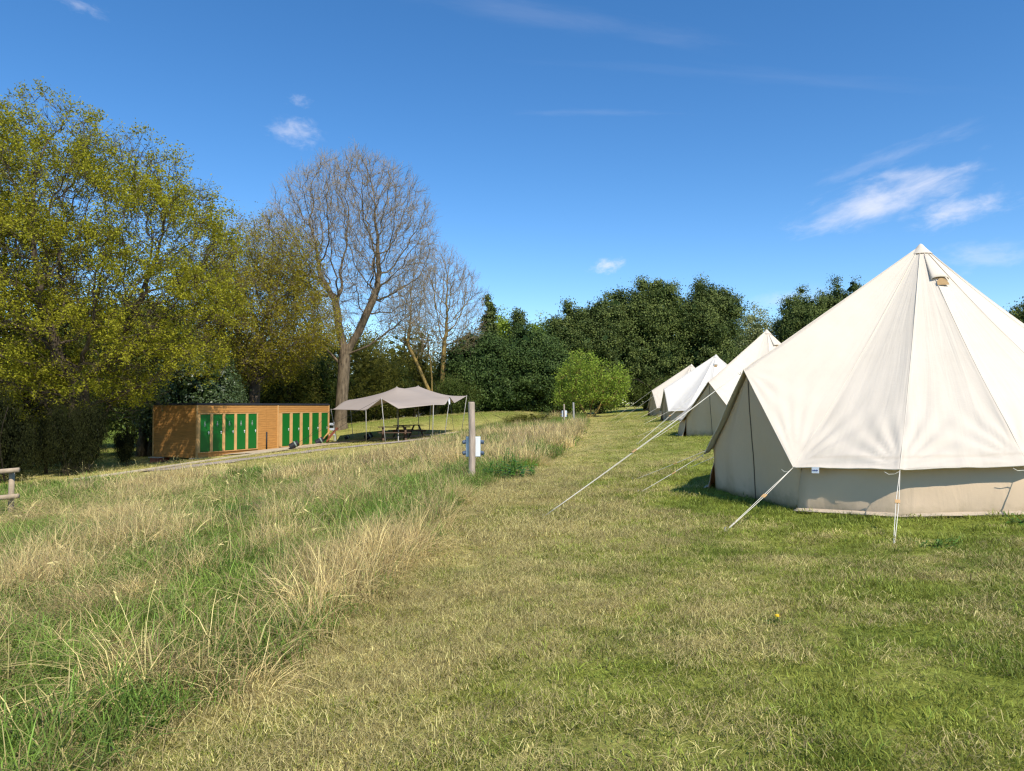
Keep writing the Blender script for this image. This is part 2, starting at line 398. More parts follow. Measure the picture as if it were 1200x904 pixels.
def lawn_straw(x, y):
    b = xb(y)
    d = x - b
    path = np.exp(-np.clip(d - 0.4, 0, None) ** 2 / (2 * 1.35 ** 2))
    n1 = fbm(x * 0.55, y * 0.6, 71, 4); n2 = fbm(x * 1.5, y * 3.4, 72, 3)
    stripe = 0.5 + 0.5 * np.sin((d + 0.35 * n1) * 2.6)
    w = 0.20 + 0.60 * path + 0.75 * (n1 - 0.5) + 1.15 * (n2 - 0.5) + 0.16 * (stripe - 0.5)
    # grass just round the tents is fresher
    for (tx, ty) in ((5.8, 10.6), (8.5, 25), (10.8, 39.7)):
        rr = np.hypot(x - tx, y - ty); w = w - 0.30 * np.exp(-((rr - 3.0) / 0.8) ** 2)
    far = sstep(16, 30, y) * 0.16
    return np.clip(w + far, 0, 1)

def lawn_col(x, y):
    w = lawn_straw(x, y)[..., None]
    n = fbm(x * 1.1, y * 1.1, 81, 3)[..., None]
    gcol = GREEN_D * (1 - n) + GREEN_L * n
    gcol = gcol * 0.55 + GREEN_L * 0.45
    scol = np.array([0.52, 0.45, 0.155])
    return gcol * (1 - w) + scol * w

def in_meadow(x, y):
    return (x < xb(y)) & (y < yfar(x))

# ------------------------------------------------------------------ ground sheet
def axis_pts(lo, hi, dlo, dhi, step, grow):
    a = list(np.arange(dlo, dhi + 1e-6, step))
    s = step; v = a[-1]
    while v < hi: s *= grow; v += s; a.append(v)
    s = step; v = a[0]; pre = []
    while v > lo: s *= grow; v -= s; pre.append(v)
    return np.array(pre[::-1] + a)

def make_ground():
    xs = axis_pts(-500, 500, -6, 10, 0.14, 1.05); ys = axis_pts(-60, 900, 2.5, 18, 0.14, 1.045)
    X, Y = np.meshgrid(xs, ys)
    Z = gz(X, Y)
    V = np.stack([X, Y, Z], -1).reshape(-1, 3)
    nx, ny = len(xs), len(ys)
    i = np.arange(nx * ny).reshape(ny, nx)
    Fq = np.stack([i[:-1, :-1], i[:-1, 1:], i[1:, 1:], i[1:, :-1]], -1).reshape(-1, 4)
    x, y = V[:, 0], V[:, 1]
    c = lawn_col(x, y) * 0.86
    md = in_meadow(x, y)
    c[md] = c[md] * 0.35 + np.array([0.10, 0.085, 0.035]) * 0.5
    wood = sstep(52, 60, y) * (1 - sstep(-1, 3, x))
    wood = np.maximum(wood, sstep(-21, -24, x) * sstep(28, 31, y))
    c = c * (1 - wood[:, None]) + np.array([0.15, 0.20, 0.03]) * wood[:, None]
    colr = np.concatenate([c, np.ones((len(c), 1))], 1)
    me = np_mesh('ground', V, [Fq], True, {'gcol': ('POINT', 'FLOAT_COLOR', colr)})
    m, nt = new_mat('ground_soil_grass')
    out = nd(nt, 'ShaderNodeOutputMaterial'); p = nd(nt, 'ShaderNodeBsdfPrincipled', i_Roughness=0.95); p.inputs['Specular IOR Level'].default_value = 0.05
    at = nd(nt, 'ShaderNodeAttribute', attribute_name='gcol'); tc = nd(nt, 'ShaderNodeTexCoord')
    nz = nd(nt, 'ShaderNodeTexNoise', i_Scale=18.0, i_Detail=8.0, i_Roughness=0.75); ln(nt, tc, 'Object', nz, 'Vector')
    nz2 = nd(nt, 'ShaderNodeTexNoise', i_Scale=1.7, i_Detail=6.0, i_Roughness=0.7); ln(nt, tc, 'Object', nz2, 'Vector')
    mr = nd(nt, 'ShaderNodeMapRange'); mr.inputs['From Min'].default_value = 0.3; mr.inputs['From Max'].default_value = 0.7; mr.inputs['To Min'].default_value = 0.4; mr.inputs['To Max'].default_value = 1.45
    ln(nt, nz, 'Fac', mr, 'Value')
    mr2 = nd(nt, 'ShaderNodeMapRange'); mr2.inputs['From Min'].default_value = 0.3; mr2.inputs['From Max'].default_value = 0.7; mr2.inputs['To Min'].default_value = 0.8; mr2.inputs['To Max'].default_value = 1.2
    ln(nt, nz2, 'Fac', mr2, 'Value')
    mu = nd(nt, 'ShaderNodeMath', operation='MULTIPLY'); ln(nt, mr, 'Result', mu, 0); ln(nt, mr2, 'Result', mu, 1)
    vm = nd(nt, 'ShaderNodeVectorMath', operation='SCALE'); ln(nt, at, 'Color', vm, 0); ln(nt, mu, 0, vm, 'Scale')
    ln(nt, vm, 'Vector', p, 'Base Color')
    bp = nd(nt, 'ShaderNodeBump', i_Strength=0.8, i_Distance=0.04); ln(nt, nz, 'Fac', bp, 'Height'); ln(nt, bp, 'Normal', p, 'Normal')
    ln(nt, p, 'BSDF', out, 'Surface')
    o = link('ground', me, m); tag(o, 'grassy camping field sloping gently down to the cabins', None, None, 'structure')
make_ground()

def strip_sheet(name, pts, halfw, lift, mat, jitter=0.0, label=None):
    """a sheet that follows the ground along a polyline"""
    pts = np.array(pts, float); dense = []
    for a, b in zip(pts[:-1], pts[1:]):
        n = max(2, int(np.linalg.norm(b - a) / 0.35))
        for t in np.linspace(0, 1, n, endpoint=False): dense.append(a + (b - a) * t)
    dense.append(pts[-1]); dense = np.array(dense)
    for _ in range(6): dense[1:-1] = (dense[:-2] + dense[1:-1] * 2 + dense[2:]) / 4
    T = np.gradient(dense, axis=0); T /= np.linalg.norm(T, axis=1)[:, None]; N = np.stack([T[:, 1], -T[:, 0]], 1)
    K = 7; rows = []
    s = np.arange(len(dense))
    for k in range(K):
        f = (k / (K - 1) * 2 - 1); hw = halfw * (1 + jitter * (fbm(s * 0.5, s * 0 + k, 91 + (k > 3), 2) - 0.5))
        q = dense + N * (f * hw)[:, None]
        rows.append(np.concatenate([q, (gz(q[:, 0], q[:, 1]) + lift)[:, None]], 1))
    V = np.stack(rows, 1).reshape(-1, 3)
    i = np.arange(len(dense) * K).reshape(-1, K)
    Fq = np.stack([i[:-1, :-1], i[:-1, 1:], i[1:, 1:], i[1:, :-1]], -1).reshape(-1, 4)
    o = link(name, np_mesh(name, V, [Fq], True), mat); tag(o, label, None, None, 'structure'); return o

M['gravel'] = simple('gravel', (0.36, 0.30, 0.255), noise=0.5, scale=30, bump=0.9, bscale=35, rough=0.95, spec=0.05)
M['paving'] = simple('paving', (0.47, 0.375, 0.26), noise=0.15, scale=3, bump=0.2, rough=0.9, spec=0.1)
strip_sheet('gravel_path', [(-14.0, 29.5), (-12.6, 32.4), (-10.8, 35.6), (-9.0, 38.6), (-6.5, 39.6), (-3.6, 43)], 1.0, 0.03, M['gravel'], 0.8, 'grey gravel path below the cabins')
strip_sheet('patio', [(-14.3, 40.5), (-12.2, 45.2), (-10.2, 47.2), (-3.2, 48.2)], 1.9, 0.045, M['paving'], 0.2, 'pale patio in front of the cabins and under the canopy')

# ------------------------------------------------------------------ grass tufts and scatter
def tuft_mesh(name, rng, n, h, spread, width, lean, segs=3, flat=False, droop=0.3, seed_head=False):
    V = []; Q = []; T = []; val = []
    nv = 0
    for b in range(n):
        r = spread * math.sqrt(rng.random()); a = rng.random() * 2 * math.pi
        base = np.array([r * math.cos(a), r * math.sin(a), 0.0])
        H = h[0] + (h[1] - h[0]) * rng.random(); W = width[0] + (width[1] - width[0]) * rng.random()
        da = rng.random() * 2 * math.pi if rng.random() < 0.5 else a + rng.normal() * 0.6
        d = np.array([math.cos(da), math.sin(da), 0.0])
        side = np.array([-d[1], d[0], 0.0]); fa = rng.random() * math.pi
        side = side * math.cos(fa) + d * math.sin(fa) * 0.7
        L = lean[0] + (lean[1] - lean[0]) * rng.random()
        rings = []
        for k in range(segs + 1):
            t = k / segs
            if flat:
                p = base + d * (H * (t - 0.5)) + np.array([0, 0, 0.012 + 0.03 * rng.random() * (b % 3) / 2 + 0.02 * math.sin(t * 3.1)])
                w = W
            else:
                p = base + d * (H * L * t ** 1.7) + np.array([0, 0, H * (t * (1 - droop * L * t * t) - 0.35 * L * t ** 3 * droop)])
                w = W * (1 - t) ** 0.7 if not seed_head else W * (1 - 0.5 * t)
            rings.append((p, w))
        vb = (rng.random() * 0.75 + 0.25 * rng.random())
        for k, (p, w) in enumerate(rings):
            V.append(p - side * w * 0.5); V.append(p + side * w * 0.5)
            if k: Q.append((nv + 2 * k - 2, nv + 2 * k - 1, nv + 2 * k + 1, nv + 2 * k)); val.append(vb)
        nv += 2 * (segs + 1)
        if seed_head:
            tip = rings[-1][0]; dd = rings[-1][0] - rings[-2][0]; dd = dd / (np.linalg.norm(dd) + 1e-9)
            for s in range(5):
                o = tip - dd * (0.02 * s) + rng.normal(size=3) * 0.006; e = o + (dd + rng.normal(size=3) * 0.25) * 0.030
                sd_ = np.cross(dd, rng.normal(size=3)); sd_ /= np.linalg.norm(sd_) + 1e-9
                V += [o - sd_ * 0.0025, o + sd_ * 0.0025, e + sd_ * 0.0015, e - sd_ * 0.0015]
                Q.append((nv, nv + 1, nv + 2, nv + 3)); val.append(vb); nv += 4
    me = np_mesh(name, np.array(V), [np.array(Q)], True, {'v': ('FACE', 'FLOAT', np.array(val))})
    me.materials.append(M['blade'])
    return me

def tuft_collection(name, meshes):
    c = bpy.data.collections.new(name)
    for k, me in enumerate(meshes):
        c.objects.link(bpy.data.objects.new('tuft_%02d' % k + name, me))
    return c

def scatter(name, coll, P, rot, scl, idx, tint, label):
    n = len(P)
    me = bpy.data.meshes.new(name); me.vertices.add(n); me.vertices.foreach_set('co', np.asarray(P, np.float32).ravel())
    for an, typ, val, key in (('rot', 'FLOAT_VECTOR', rot, 'vector'), ('scl', 'FLOAT_VECTOR', scl, 'vector'), ('idx', 'INT', idx, 'value'),
                              ('tint', 'FLOAT_COLOR', np.concatenate([tint, np.ones((n, 1))], 1), 'color')):
        a = me.attributes.new(an, typ, 'POINT'); a.data.foreach_set(key, np.asarray(val, np.int32 if typ == 'INT' else np.float32).ravel())
    o = link(name, me); tag(o, label, None, None, 'stuff')
    me.materials.append(M['blade'])
    ng = bpy.data.node_groups.new(name, 'GeometryNodeTree')
    ng.interface.new_socket('Geometry', in_out='INPUT', socket_type='NodeSocketGeometry')
    ng.interface.new_socket('Geometry', in_out='OUTPUT', socket_type='NodeSocketGeometry')
    gi = ng.nodes.new('NodeGroupInput'); go = ng.nodes.new('NodeGroupOutput')
    ip = ng.nodes.new('GeometryNodeInstanceOnPoints'); ci = ng.nodes.new('GeometryNodeCollectionInfo')
    ci.inputs['Collection'].default_value = coll; ci.inputs['Separate Children'].default_value = True; ci.inputs['Reset Children'].default_value = True
    ip.inputs['Pick Instance'].default_value = True
    def na(nm, t):
        q = ng.nodes.new('GeometryNodeInputNamedAttribute'); q.data_type = t; q.inputs['Name'].default_value = nm; return q
    ng.links.new(gi.outputs[0], ip.inputs['Points']); ng.links.new(ci.outputs[0], ip.inputs['Instance'])
    ng.links.new(na('rot', 'FLOAT_VECTOR').outputs[0], ip.inputs['Rotation'])
    ng.links.new(na('scl', 'FLOAT_VECTOR').outputs[0], ip.inputs['Scale'])
    ng.links.new(na('idx', 'INT').outputs[0], ip.inputs['Instance Index'])
    ng.links.new(ip.outputs[0], go.inputs[0])
    md = o.modifiers.new('scatter', 'NODES'); md.node_group = ng
    return o

def frustum_pts(rng, dens, y0, y1, margin=1.8):
    """random points in the wedge of ground the photograph sees (a bit wider)"""
    xm = 0.72 * y1 + margin
    n = int(dens * (y1 - y0) * 2 * xm)
    x = rng.uniform(-xm, xm, n); y = rng.uniform(y0, y1, n)
    k = np.abs(x) < 0.72 * y + margin
    return x[k], y[k]

def tent_clear(x, y):
    k = np.ones(len(x), bool)
    for (tx, ty) in TENTS: k &= np.hypot(x - tx, y - ty) > 2.72
    return k
TENTS = [(5.8, 10.6), (8.5, 25.0), (10.8, 39.7), (12.2, 51.0)]

def block_clear(x, y):
    # cabins, patio and gravel stay free of tall grass
    ex, ey = 0.3887, 0.9214
    s = (x + 16.77) * ex + (y - 40) * ey; d = (x + 16.77) * ey - (y - 40) * ex
    k = ~((s > -0.4) & (s < 12) & (d > -3.6) & (d < 0.3))
    return k
GRAVEL = np.array([(-14.0, 29.5), (-12.6, 32.4), (-10.8, 35.6), (-9.0, 38.6), (-6.5, 39.6), (-3.6, 43)])
PATIO = np.array([(-14.3, 40.5), (-12.2, 45.2), (-10.2, 47.2), (-3.2, 48.2)])
def poly_dist(x, y, P):
    d = np.full(len(x), 1e9)
    for a, b in zip(P[:-1], P[1:]):
        ab = b - a; t = np.clip(((x - a[0]) * ab[0] + (y - a[1]) * ab[1]) / (ab @ ab), 0, 1)
        d = np.minimum(d, np.hypot(x - a[0] - ab[0] * t, y - a[1] - ab[1] * t))
    return d

def meadow_straw(x, y):
    w = 0.10 - 0.10 * sstep(7, 10, y) * (1 - sstep(-1.0, 0.5, x)) + 2.6 * (fbm(x * 0.55, y * 0.40, 55, 3) - 0.5) + 1.1 * (fbm(x * 1.9, y * 1.3, 56, 2) - 0.5)
    for (cx, cy, r, a) in ((-1.45, 7.1, 0.8, .8), (-1.2, 6.2, .5, .6), (-1.15, 8.2, .6, .6), (-5.1, 10, 1.3, .45), (1.2, 33, 6, .5), (-0.8, 24, 3, .4), (-10, 34, 3.5, .45), (-1.9, 4.7, 0.6, .35),
                           (-4.6, 7.2, .7, .4), (-2.2, 12.5, 1.0, .35), (-0.35, 15, 1.5, -.8), (-7.2, 20.5, 2.5, -.35), (-3.6, 4.6, 1.0, -.3), (-2.3, 5.9, 0.6, -.5), (-6, 13, 1.5, -.2), (-1.3, 11, .7, -.35)):
        w = w + a * np.exp(-((x - cx) ** 2 + ((y - cy) / 1.3) ** 2) / r ** 2)
    return np.clip(w, 0, 1)

def build_grass():
    rng = np.random.default_rng(11)
    lawnN = [tuft_mesh('lawn_n%d' % k, rng, 60, (0.02, 0.055), 0.10, (0.003, 0.006), (0.3, 1.3), 2) for k in range(6)]
    lawnF = [tuft_mesh('lawn_f%d' % k, rng, 55, (0.03, 0.075), 0.26, (0.008, 0.014), (0.3, 1.2), 1) for k in range(4)]
    clip = [tuft_mesh('clip_%d' % k, rng, 60, (0.02, 0.075), 0.17, (0.0016, 0.0034), (1, 1), 2, flat=True) for k in range(6)]
    clipF = [tuft_mesh('clipf_%d' % k, rng, 40, (0.07, 0.2), 0.34, (0.004, 0.008), (1, 1), 1, flat=True) for k in range(3)]
    green = [tuft_mesh('green_%d' % k, rng, 42, (0.14, 0.38), 0.13, (0.005, 0.010), (0.3, 1.15), 4, droop=0.55) for k in range(8)]
    greenF = [tuft_mesh('greenf_%d' % k, rng, 40, (0.16, 0.44), 0.28, (0.014, 0.026), (0.2, 0.9), 2, droop=0.4) for k in range(5)]
    straw = [tuft_mesh('straw_%d' % k, rng, 30, (0.26, 0.64), 0.12, (0.0045, 0.0085), (0.15, 0.95), 4, droop=0.55) for k in range(8)]
    stalk = [tuft_mesh('stalk_%d' % k, rng, 6, (0.65, 1.05), 0.10, (0.0028, 0.004), (0.15, 0.6), 5, droop=0.4, seed_head=True) for k in range(5)]
    strawF = [tuft_mesh('strawf_%d' % k, rng, 34, (0.28, 0.70), 0.24, (0.011, 0.022), (0.1, 0.7), 2, droop=0.45) for k in range(5)]
    litter = [tuft_mesh('litter_%d' % k, rng, 40, (0.22, 0.5), 0.16, (0.004, 0.0075), (0.9, 1.7), 4, droop=0.5) for k in range(6)]

    # ---- mown lawn
    sets = []
    CL = tuft_collection('lawn_tufts', lawnN + lawnF + clip + clipF)
    nN, nF, nC, nCF = 6, 4, 6, 3
    P_, R_, S_, I_, T_ = [], [], [], [], []
    def emit(x, y, i0, n, smin, smax, tint, hs=1.0, tilt=0.12):
        m = len(x)
        P_.append(np.stack([x, y, gz(x, y)], 1)); R_.append(np.stack([rng.normal(0, tilt, m), rng.normal(0, tilt, m), rng.uniform(0, 6.283, m)], 1))
        s = rng.uniform(smin, smax, m); S_.append(np.stack([s, s, s * hs * np.ones(m)], 1)); I_.append(i0 + rng.integers(0, n, m)); T_.append(tint)
    def flush(name, coll, label):
        P = np.concatenate(P_); o = scatter(name, coll, P, np.concatenate(R_), np.concatenate(S_), np.concatenate(I_), np.concatenate(T_), label)
        print(name, len(P)); P_.clear(); R_.clear(); S_.clear(); I_.clear(); T_.clear()
    for (d, y0, y1, i0, n, a, b) in ((170, 2.3, 7.0, 0, nN, .8, 1.4), (75, 7, 14, 0, nN, 1.1, 2.0), (24, 14, 26, nN, nF, .8, 1.3), (9, 26, 62, nN, nF, 1.0, 1.9)):
        x, y = frustum_pts(rng, d, y0, y1)
        k = ~in_meadow(x, y) & tent_clear(x, y) & block_clear(x, y); x, y = x[k], y[k]
        if y0 > 20:
            k = (poly_dist(x, y, GRAVEL) > 1.0) & (poly_dist(x, y, PATIO) > 1.9); x, y = x[k], y[k]
        w = lawn_straw(x, y); c = lawn_col(x, y)
        # greener where blades stand, individual tufts vary
        pick = rng.random(len(x)) < w * 0.75
        n_ = fbm(x * 1.1, y * 1.1, 81, 3)[:, None]
        gcol = (GREEN_D * (1 - n_) + GREEN_L * n_) * rng.uniform(0.6, 1.4, (len(x), 1))
        scol = np.array([0.65, 0.55, 0.22]) * rng.uniform(0.55, 1.25, (len(x), 1))
        t = np.where(pick[:, None], scol, gcol) * 0.75 + c * 0.25
        hs = np.where(pick, 0.5, 0.8) * (0.15 + 1.5 * fbm(x * 3.2, y * 3.2, 99, 3))
        emit(x, y, i0, n, a, b, t, hs)
    for (d, y0, y1, i0, n, a, b) in ((85, 2.3, 8.0, nN + nF, nC, .7, 1.3), (30, 8, 16, nN + nF, nC, 1.2, 2.0), (7, 16, 45, nN + nF + nC, nCF, .8, 1.4)):
        x, y = frustum_pts(rng, d, y0, y1)
        k = (x > xb(y) - 0.3) & (x - xb(y) < 30) & tent_clear(x, y); x, y = x[k], y[k]
        k = rng.random(len(x)) < lawn_straw(x, y) * 1.3; x, y = x[k], y[k]
        t = np.array([0.56, 0.485, 0.20]) * rng.uniform(0.5, 1.15, (len(x), 1))
        emit(x, y, i0, n, a, b, t, 1.0, 0.08)
    # ragged fresher clumps the mower missed
    x, y = frustum_pts(rng, 3, 2.3, 16); k = ~in_meadow(x, y) & tent_clear(x, y) & (fbm(x * .8, y * .8, 131, 3) > .52); x, y = x[k], y[k]
    emit(x, y, 0, nN, 1.3, 2.2, GREEN_L * rng.uniform(.6, 1.1, (len(x), 1)) + np.array([.0, .03, .0]), 0.9)
    flush('lawn_grass', CL, 'mown green and straw coloured lawn grass with dry clippings')

    # ---- long meadow grass
    def low(x, y):
        f = 1 - 0.28 * sstep(12, 20, y) * (1 - sstep(-3, -1, x)) - 0.62 * np.exp(-((x + 9.4) ** 2 + (y - 13.6) ** 2) / 9.0)
        return np.clip(f, .3, 1)
    CM = tuft_collection('meadow_tufts', green + greenF + straw + strawF + litter + stalk)
    oG, oGF, oS, oSF, oL, oK = 0, 8, 13, 21, 26, 32
    for (d, y0, y1, i0, n, a, b, mult) in ((60, 2.2, 9, oG, 8, .65, 1.25, 1), (30, 9, 18, oG, 8, .9, 1.5, 1), (14, 18, 62, oGF, 5, .8, 1.35, 1)):
        x, y = frustum_pts(rng, d, y0, y1, 2); k = in_meadow(x, y); x, y = x[k], y[k]
        w = meadow_straw(x, y); k = rng.random(len(x)) > 0.72 * w; x, y, w = x[k], y[k], w[k]
        n_ = fbm(x * .8, y * .8, 61, 3)[:, None]
        t = (np.array([.09, .185, .026]) * (1 - n_) + np.array([.245, .335, .055]) * n_) * rng.uniform(.75, 1.3, (len(x), 1))
        dry = (rng.random(len(x)) < .18)[:, None]; t = np.where(dry, np.array([.40, .33, .13]) * rng.uniform(.7, 1.2, (len(x), 1)), t)
        hs = 0.6 + 0.9 * fbm(x * .5, y * .5, 62, 3)
        hs *= np.clip(0.8 + (xb(y) - x) * 0.9, .6, 1) * low(x, y)
        emit(x, y, i0, n, a, b, t, hs, 0.15)
    for (d, y0, y1, i0, n, a, b) in ((34, 2.2, 9, oS, 8, .6, 1.2), (24, 9, 18, oS, 8, .75, 1.35), (13, 18, 62, oSF, 5, .75, 1.3)):
        x, y = frustum_pts(rng, d, y0, y1, 2); k = in_meadow(x, y); x, y = x[k], y[k]
        w = meadow_straw(x, y); k = rng.random(len(x)) < w ** 1.6; x, y, w = x[k], y[k], w[k]
        t = (STRAW * 1.10) * rng.uniform(.55, 1.2, (len(x), 1))
        pk = (rng.random(len(x)) < .14)[:, None]; t = np.where(pk, np.array([.52, .385, .24]) * rng.uniform(.7, 1.1, (len(x), 1)), t)
        hs = (0.55 + 0.65 * w) * np.clip(0.75 + (xb(y) - x) * 1.5, .5, 1) * low(x, y)
        emit(x, y, i0, n, a, b, t, hs, 0.22)
    # thick standing clumps of dead straw
    for (cx, cy, r) in ((-1.4, 7.0, .45), (-1.2, 7.8, .35), (-1.55, 6.3, .35), (-1.35, 5.6, .22), (-5.0, 10, .8), (-4.6, 7.3, .4), (-.85, 11.6, .35), (-1.0, 9.7, .35), (-8, 17, 1.0), (-3.5, 14, .6),
                        (-1.2, 20, 1.0), (-5, 19, .9), (-2.6, 8.6, .35), (-6.6, 12.5, .6), (.2, 18.5, .8), (1.4, 24, 1.1), (2.2, 31, 1.6), (-9.5, 21, 1.1), (-3.4, 24, 1.2), (-3.2, 10.4, .35), (-2.2, 16.5, .6)):
        m = int((170 if cy < 13 else 75) * r * r * 3.1 / (1 + cy / 14)); x = cx + rng.normal(0, r * .6, m); y = cy + rng.normal(0, r * .8, m); k = in_meadow(x, y); x, y = x[k], y[k]
        t = STRAW * 1.12 * rng.uniform(.55, 1.2, (len(x), 1)); far_ = cy > 18
        emit(x, y, oSF if far_ else oS, 5 if far_ else 8, .7, 1.2, t, 1.0, .25)
    for (d, y0, y1, a, b) in ((26, 2.2, 9, .7, 1.2), (14, 9, 20, .9, 1.6)):
        x, y = frustum_pts(rng, d, y0, y1, 2); k = in_meadow(x - 0.15, y); x, y = x[k], y[k]
        w = meadow_straw(x, y) + .12; k = rng.random(len(x)) < w; x, y = x[k], y[k]
        t = (STRAW * 1.0 + np.array([.03, .015, .0])) * rng.uniform(.5, 1.15, (len(x), 1))
        emit(x, y, oL, 6, a, b, t, 0.8, 0.25)
    x, y = frustum_pts(rng, 0.8, 4.0, 22, 2); k = in_meadow(x + .2, y); x, y = x[k], y[k]
    t = STRAW * 1.1 * rng.uniform(.7, 1.15, (len(x), 1)); emit(x, y, oK, 5, .7, 1.15, t, 1.0, 0.18)
    # tall dry seed stalks that stand above the fence line
    x = np.array([-4.1, -3.95, -4.3, -4.75, -2.7]); y = np.array([8.1, 8.3, 8.0, 8.2, 7.4]); t = np.tile(STRAW * .9, (5, 1)); emit(x, y, oK, 5, 1.25, 1.5, t, 1.0, .18)
    flush('meadow_grass', CM, 'long uncut meadow grass, green blades mixed with dead straw')
build_grass()

# ------------------------------------------------------------------ trees
def colonize(rng, start, attr, step, infl, kill, iters=140, up=0.06, jit=0.18, maxn=16000):
    P = np.zeros((maxn, 3)); par = -np.ones(maxn, int); cc = np.zeros(maxn, int)
    n = 0
    for (pos, pr) in start:
        P[n] = pos; par[n] = pr
        if pr >= 0: cc[pr] += 1
        n += 1
    A = attr; near = np.full(len(A), 1e9); ni = np.zeros(len(A), int); alive = np.ones(len(A), bool)
    def upd(lo, hi):
        for s in range(lo, hi, 200):
            e = min(hi, s + 200)
            D = ((A[:, None, :] - P[None, s:e, :]) ** 2).sum(-1); j = D.argmin(1); d = np.sqrt(D[np.arange(len(A)), j])
            b = d < near; near[b] = d[b]; ni[b] = s + j[b]
    upd(0, n); alive &= near > kill
    for it in range(iters):
        act = alive & (near < infl)
        if not act.any(): break
        idx = ni[act]; v = A[act] - P[idx]; v /= np.linalg.norm(v, axis=1)[:, None] + 1e-9
        S = np.zeros((n, 3)); np.add.at(S, idx, v)
        nodes = np.unique(idx); nodes = nodes[cc[nodes] < 3]
        if len(nodes) == 0: break
        d = S[nodes]; d /= np.linalg.norm(d, axis=1)[:, None] + 1e-9
        d = d + rng.normal(0, jit, d.shape); d[:, 2] += up; d /= np.linalg.norm(d, axis=1)[:, None]
        m = min(len(nodes), maxn - n)
        if m <= 0: break
        P[n:n + m] = P[nodes[:m]] + d[:m] * step; par[n:n + m] = nodes[:m]; np.add.at(cc, nodes[:m], 1)
        upd(n, n + m); n += m; alive &= near > kill
    return P[:n], par[:n]

def pipe_radii(P, par, r0, R0):
    n = len(P); tips = np.ones(n, bool); tips[par[par >= 0]] = False
    K = max(2, tips.sum()); e = math.log(K) / math.log(R0 / r0)
    acc = np.zeros(n)
    for i in range(n - 1, -1, -1):
        a = acc[i] if acc[i] > 0 else r0 ** e
        acc[i] = a
        if par[i] >= 0: acc[par[i]] += a
    return acc ** (1 / e), tips

def tube_segs(A, B, ra, rb, n):
    """separate tapered tubes for every segment -> verts, quads"""
    m = len(A); t = B - A; L = np.linalg.norm(t, axis=1)[:, None] + 1e-9; t = t / L
    ref = np.where(np.abs(t[:, 2:3]) < 0.9, np.array([[0, 0, 1.0]]), np.array([[1.0, 0, 0]]))
    u = np.cross(t, ref); u /= np.linalg.norm(u, axis=1)[:, None] + 1e-9; w = np.cross(t, u)
    ang = np.arange(n) * 2 * math.pi / n
    ring = u[:, None, :] * np.cos(ang)[None, :, None] + w[:, None, :] * np.sin(ang)[None, :, None]
    V = np.concatenate([A[:, None] + ring * ra[:, None, None], B[:, None] + ring * rb[:, None, None]], 1).reshape(-1, 3)
    k = np.arange(n); q = np.stack([k, (k + 1) % n, (k + 1) % n + n, k + n], 1)
    Q = (np.arange(m)[:, None, None] * 2 * n + q[None]).reshape(-1, 4)
    return V, Q

def merge(parts):
    Vs, Qs, off = [], [], 0
    for V, Q in parts:
        Vs.append(V); Qs.append(Q + off); off += len(V)
    return np.concatenate(Vs), np.concatenate(Qs)

def limbs_geo(P, par, rad, thick=0.05):
    i = np.where(par >= 0)[0]; p = par[i]
    A = P[p]; B = P[i]; rb = rad[i]; ra = np.minimum(rad[p], rad[i] * 1.35)
    big = rb > thick
    parts = []
    if big.any(): parts.append(tube_segs(A[big], B[big] + (B[big] - A[big]) * 0.04, ra[big], rb[big], 8))
    sm = ~big
    if sm.any(): parts.append(tube_segs(A[sm], B[sm], ra[sm], rb[sm], 4))
    return merge(parts)

def leaf_quads(rng, C, size, flat=0.0, nrm=None, slim=0.55):
    n = len(C)
    a = rng.normal(size=(n, 3)); b = rng.normal(size=(n, 3))
    if nrm is not None:
        N = nrm + rng.normal(size=(n, 3)) * (1 - flat); N /= np.linalg.norm(N, axis=1)[:, None] + 1e-9
        a -= N * (a * N).sum(1)[:, None]
    elif flat:
        a[:, 2] *= (1 - flat); b[:, 2] *= (1 - flat)
    a /= np.linalg.norm(a, axis=1)[:, None] + 1e-9
    if nrm is not None: b = np.cross(N, a)
    else: b -= a * (a * b).sum(1)[:, None]
    b /= np.linalg.norm(b, axis=1)[:, None] + 1e-9
    s = (size[0] + (size[1] - size[0]) * rng.random(n))[:, None] * 0.5
    V = np.stack([C - a * s, C + b * s * slim, C + a * s, C - b * s * slim], 1).reshape(-1, 3)
    Q = np.arange(4 * n).reshape(n, 4)
    return V, Q

def ell_pts(rng, ells, n, shell=0.0):
    vol = np.array([e[3] * e[4] * e[5] for e in ells]); cnt = (vol / vol.sum() * n).astype(int) + 1
    out = []
    for e, c in zip(ells, cnt):
        d = rng.normal(size=(c, 3)); d /= np.linalg.norm(d, axis=1)[:, None]
        r = (shell + (1 - shell) * rng.random(c)) ** (1 / 2.4)
        p = d * r[:, None] * np.array(e[3:6]) + np.array(e[0:3]); out.append(p)
    return np.concatenate(out)

def tree_thing(name, label, cat, base, group=None, rz=0):
    o = empty(name, base, rz); return tag(o, label, cat, group)

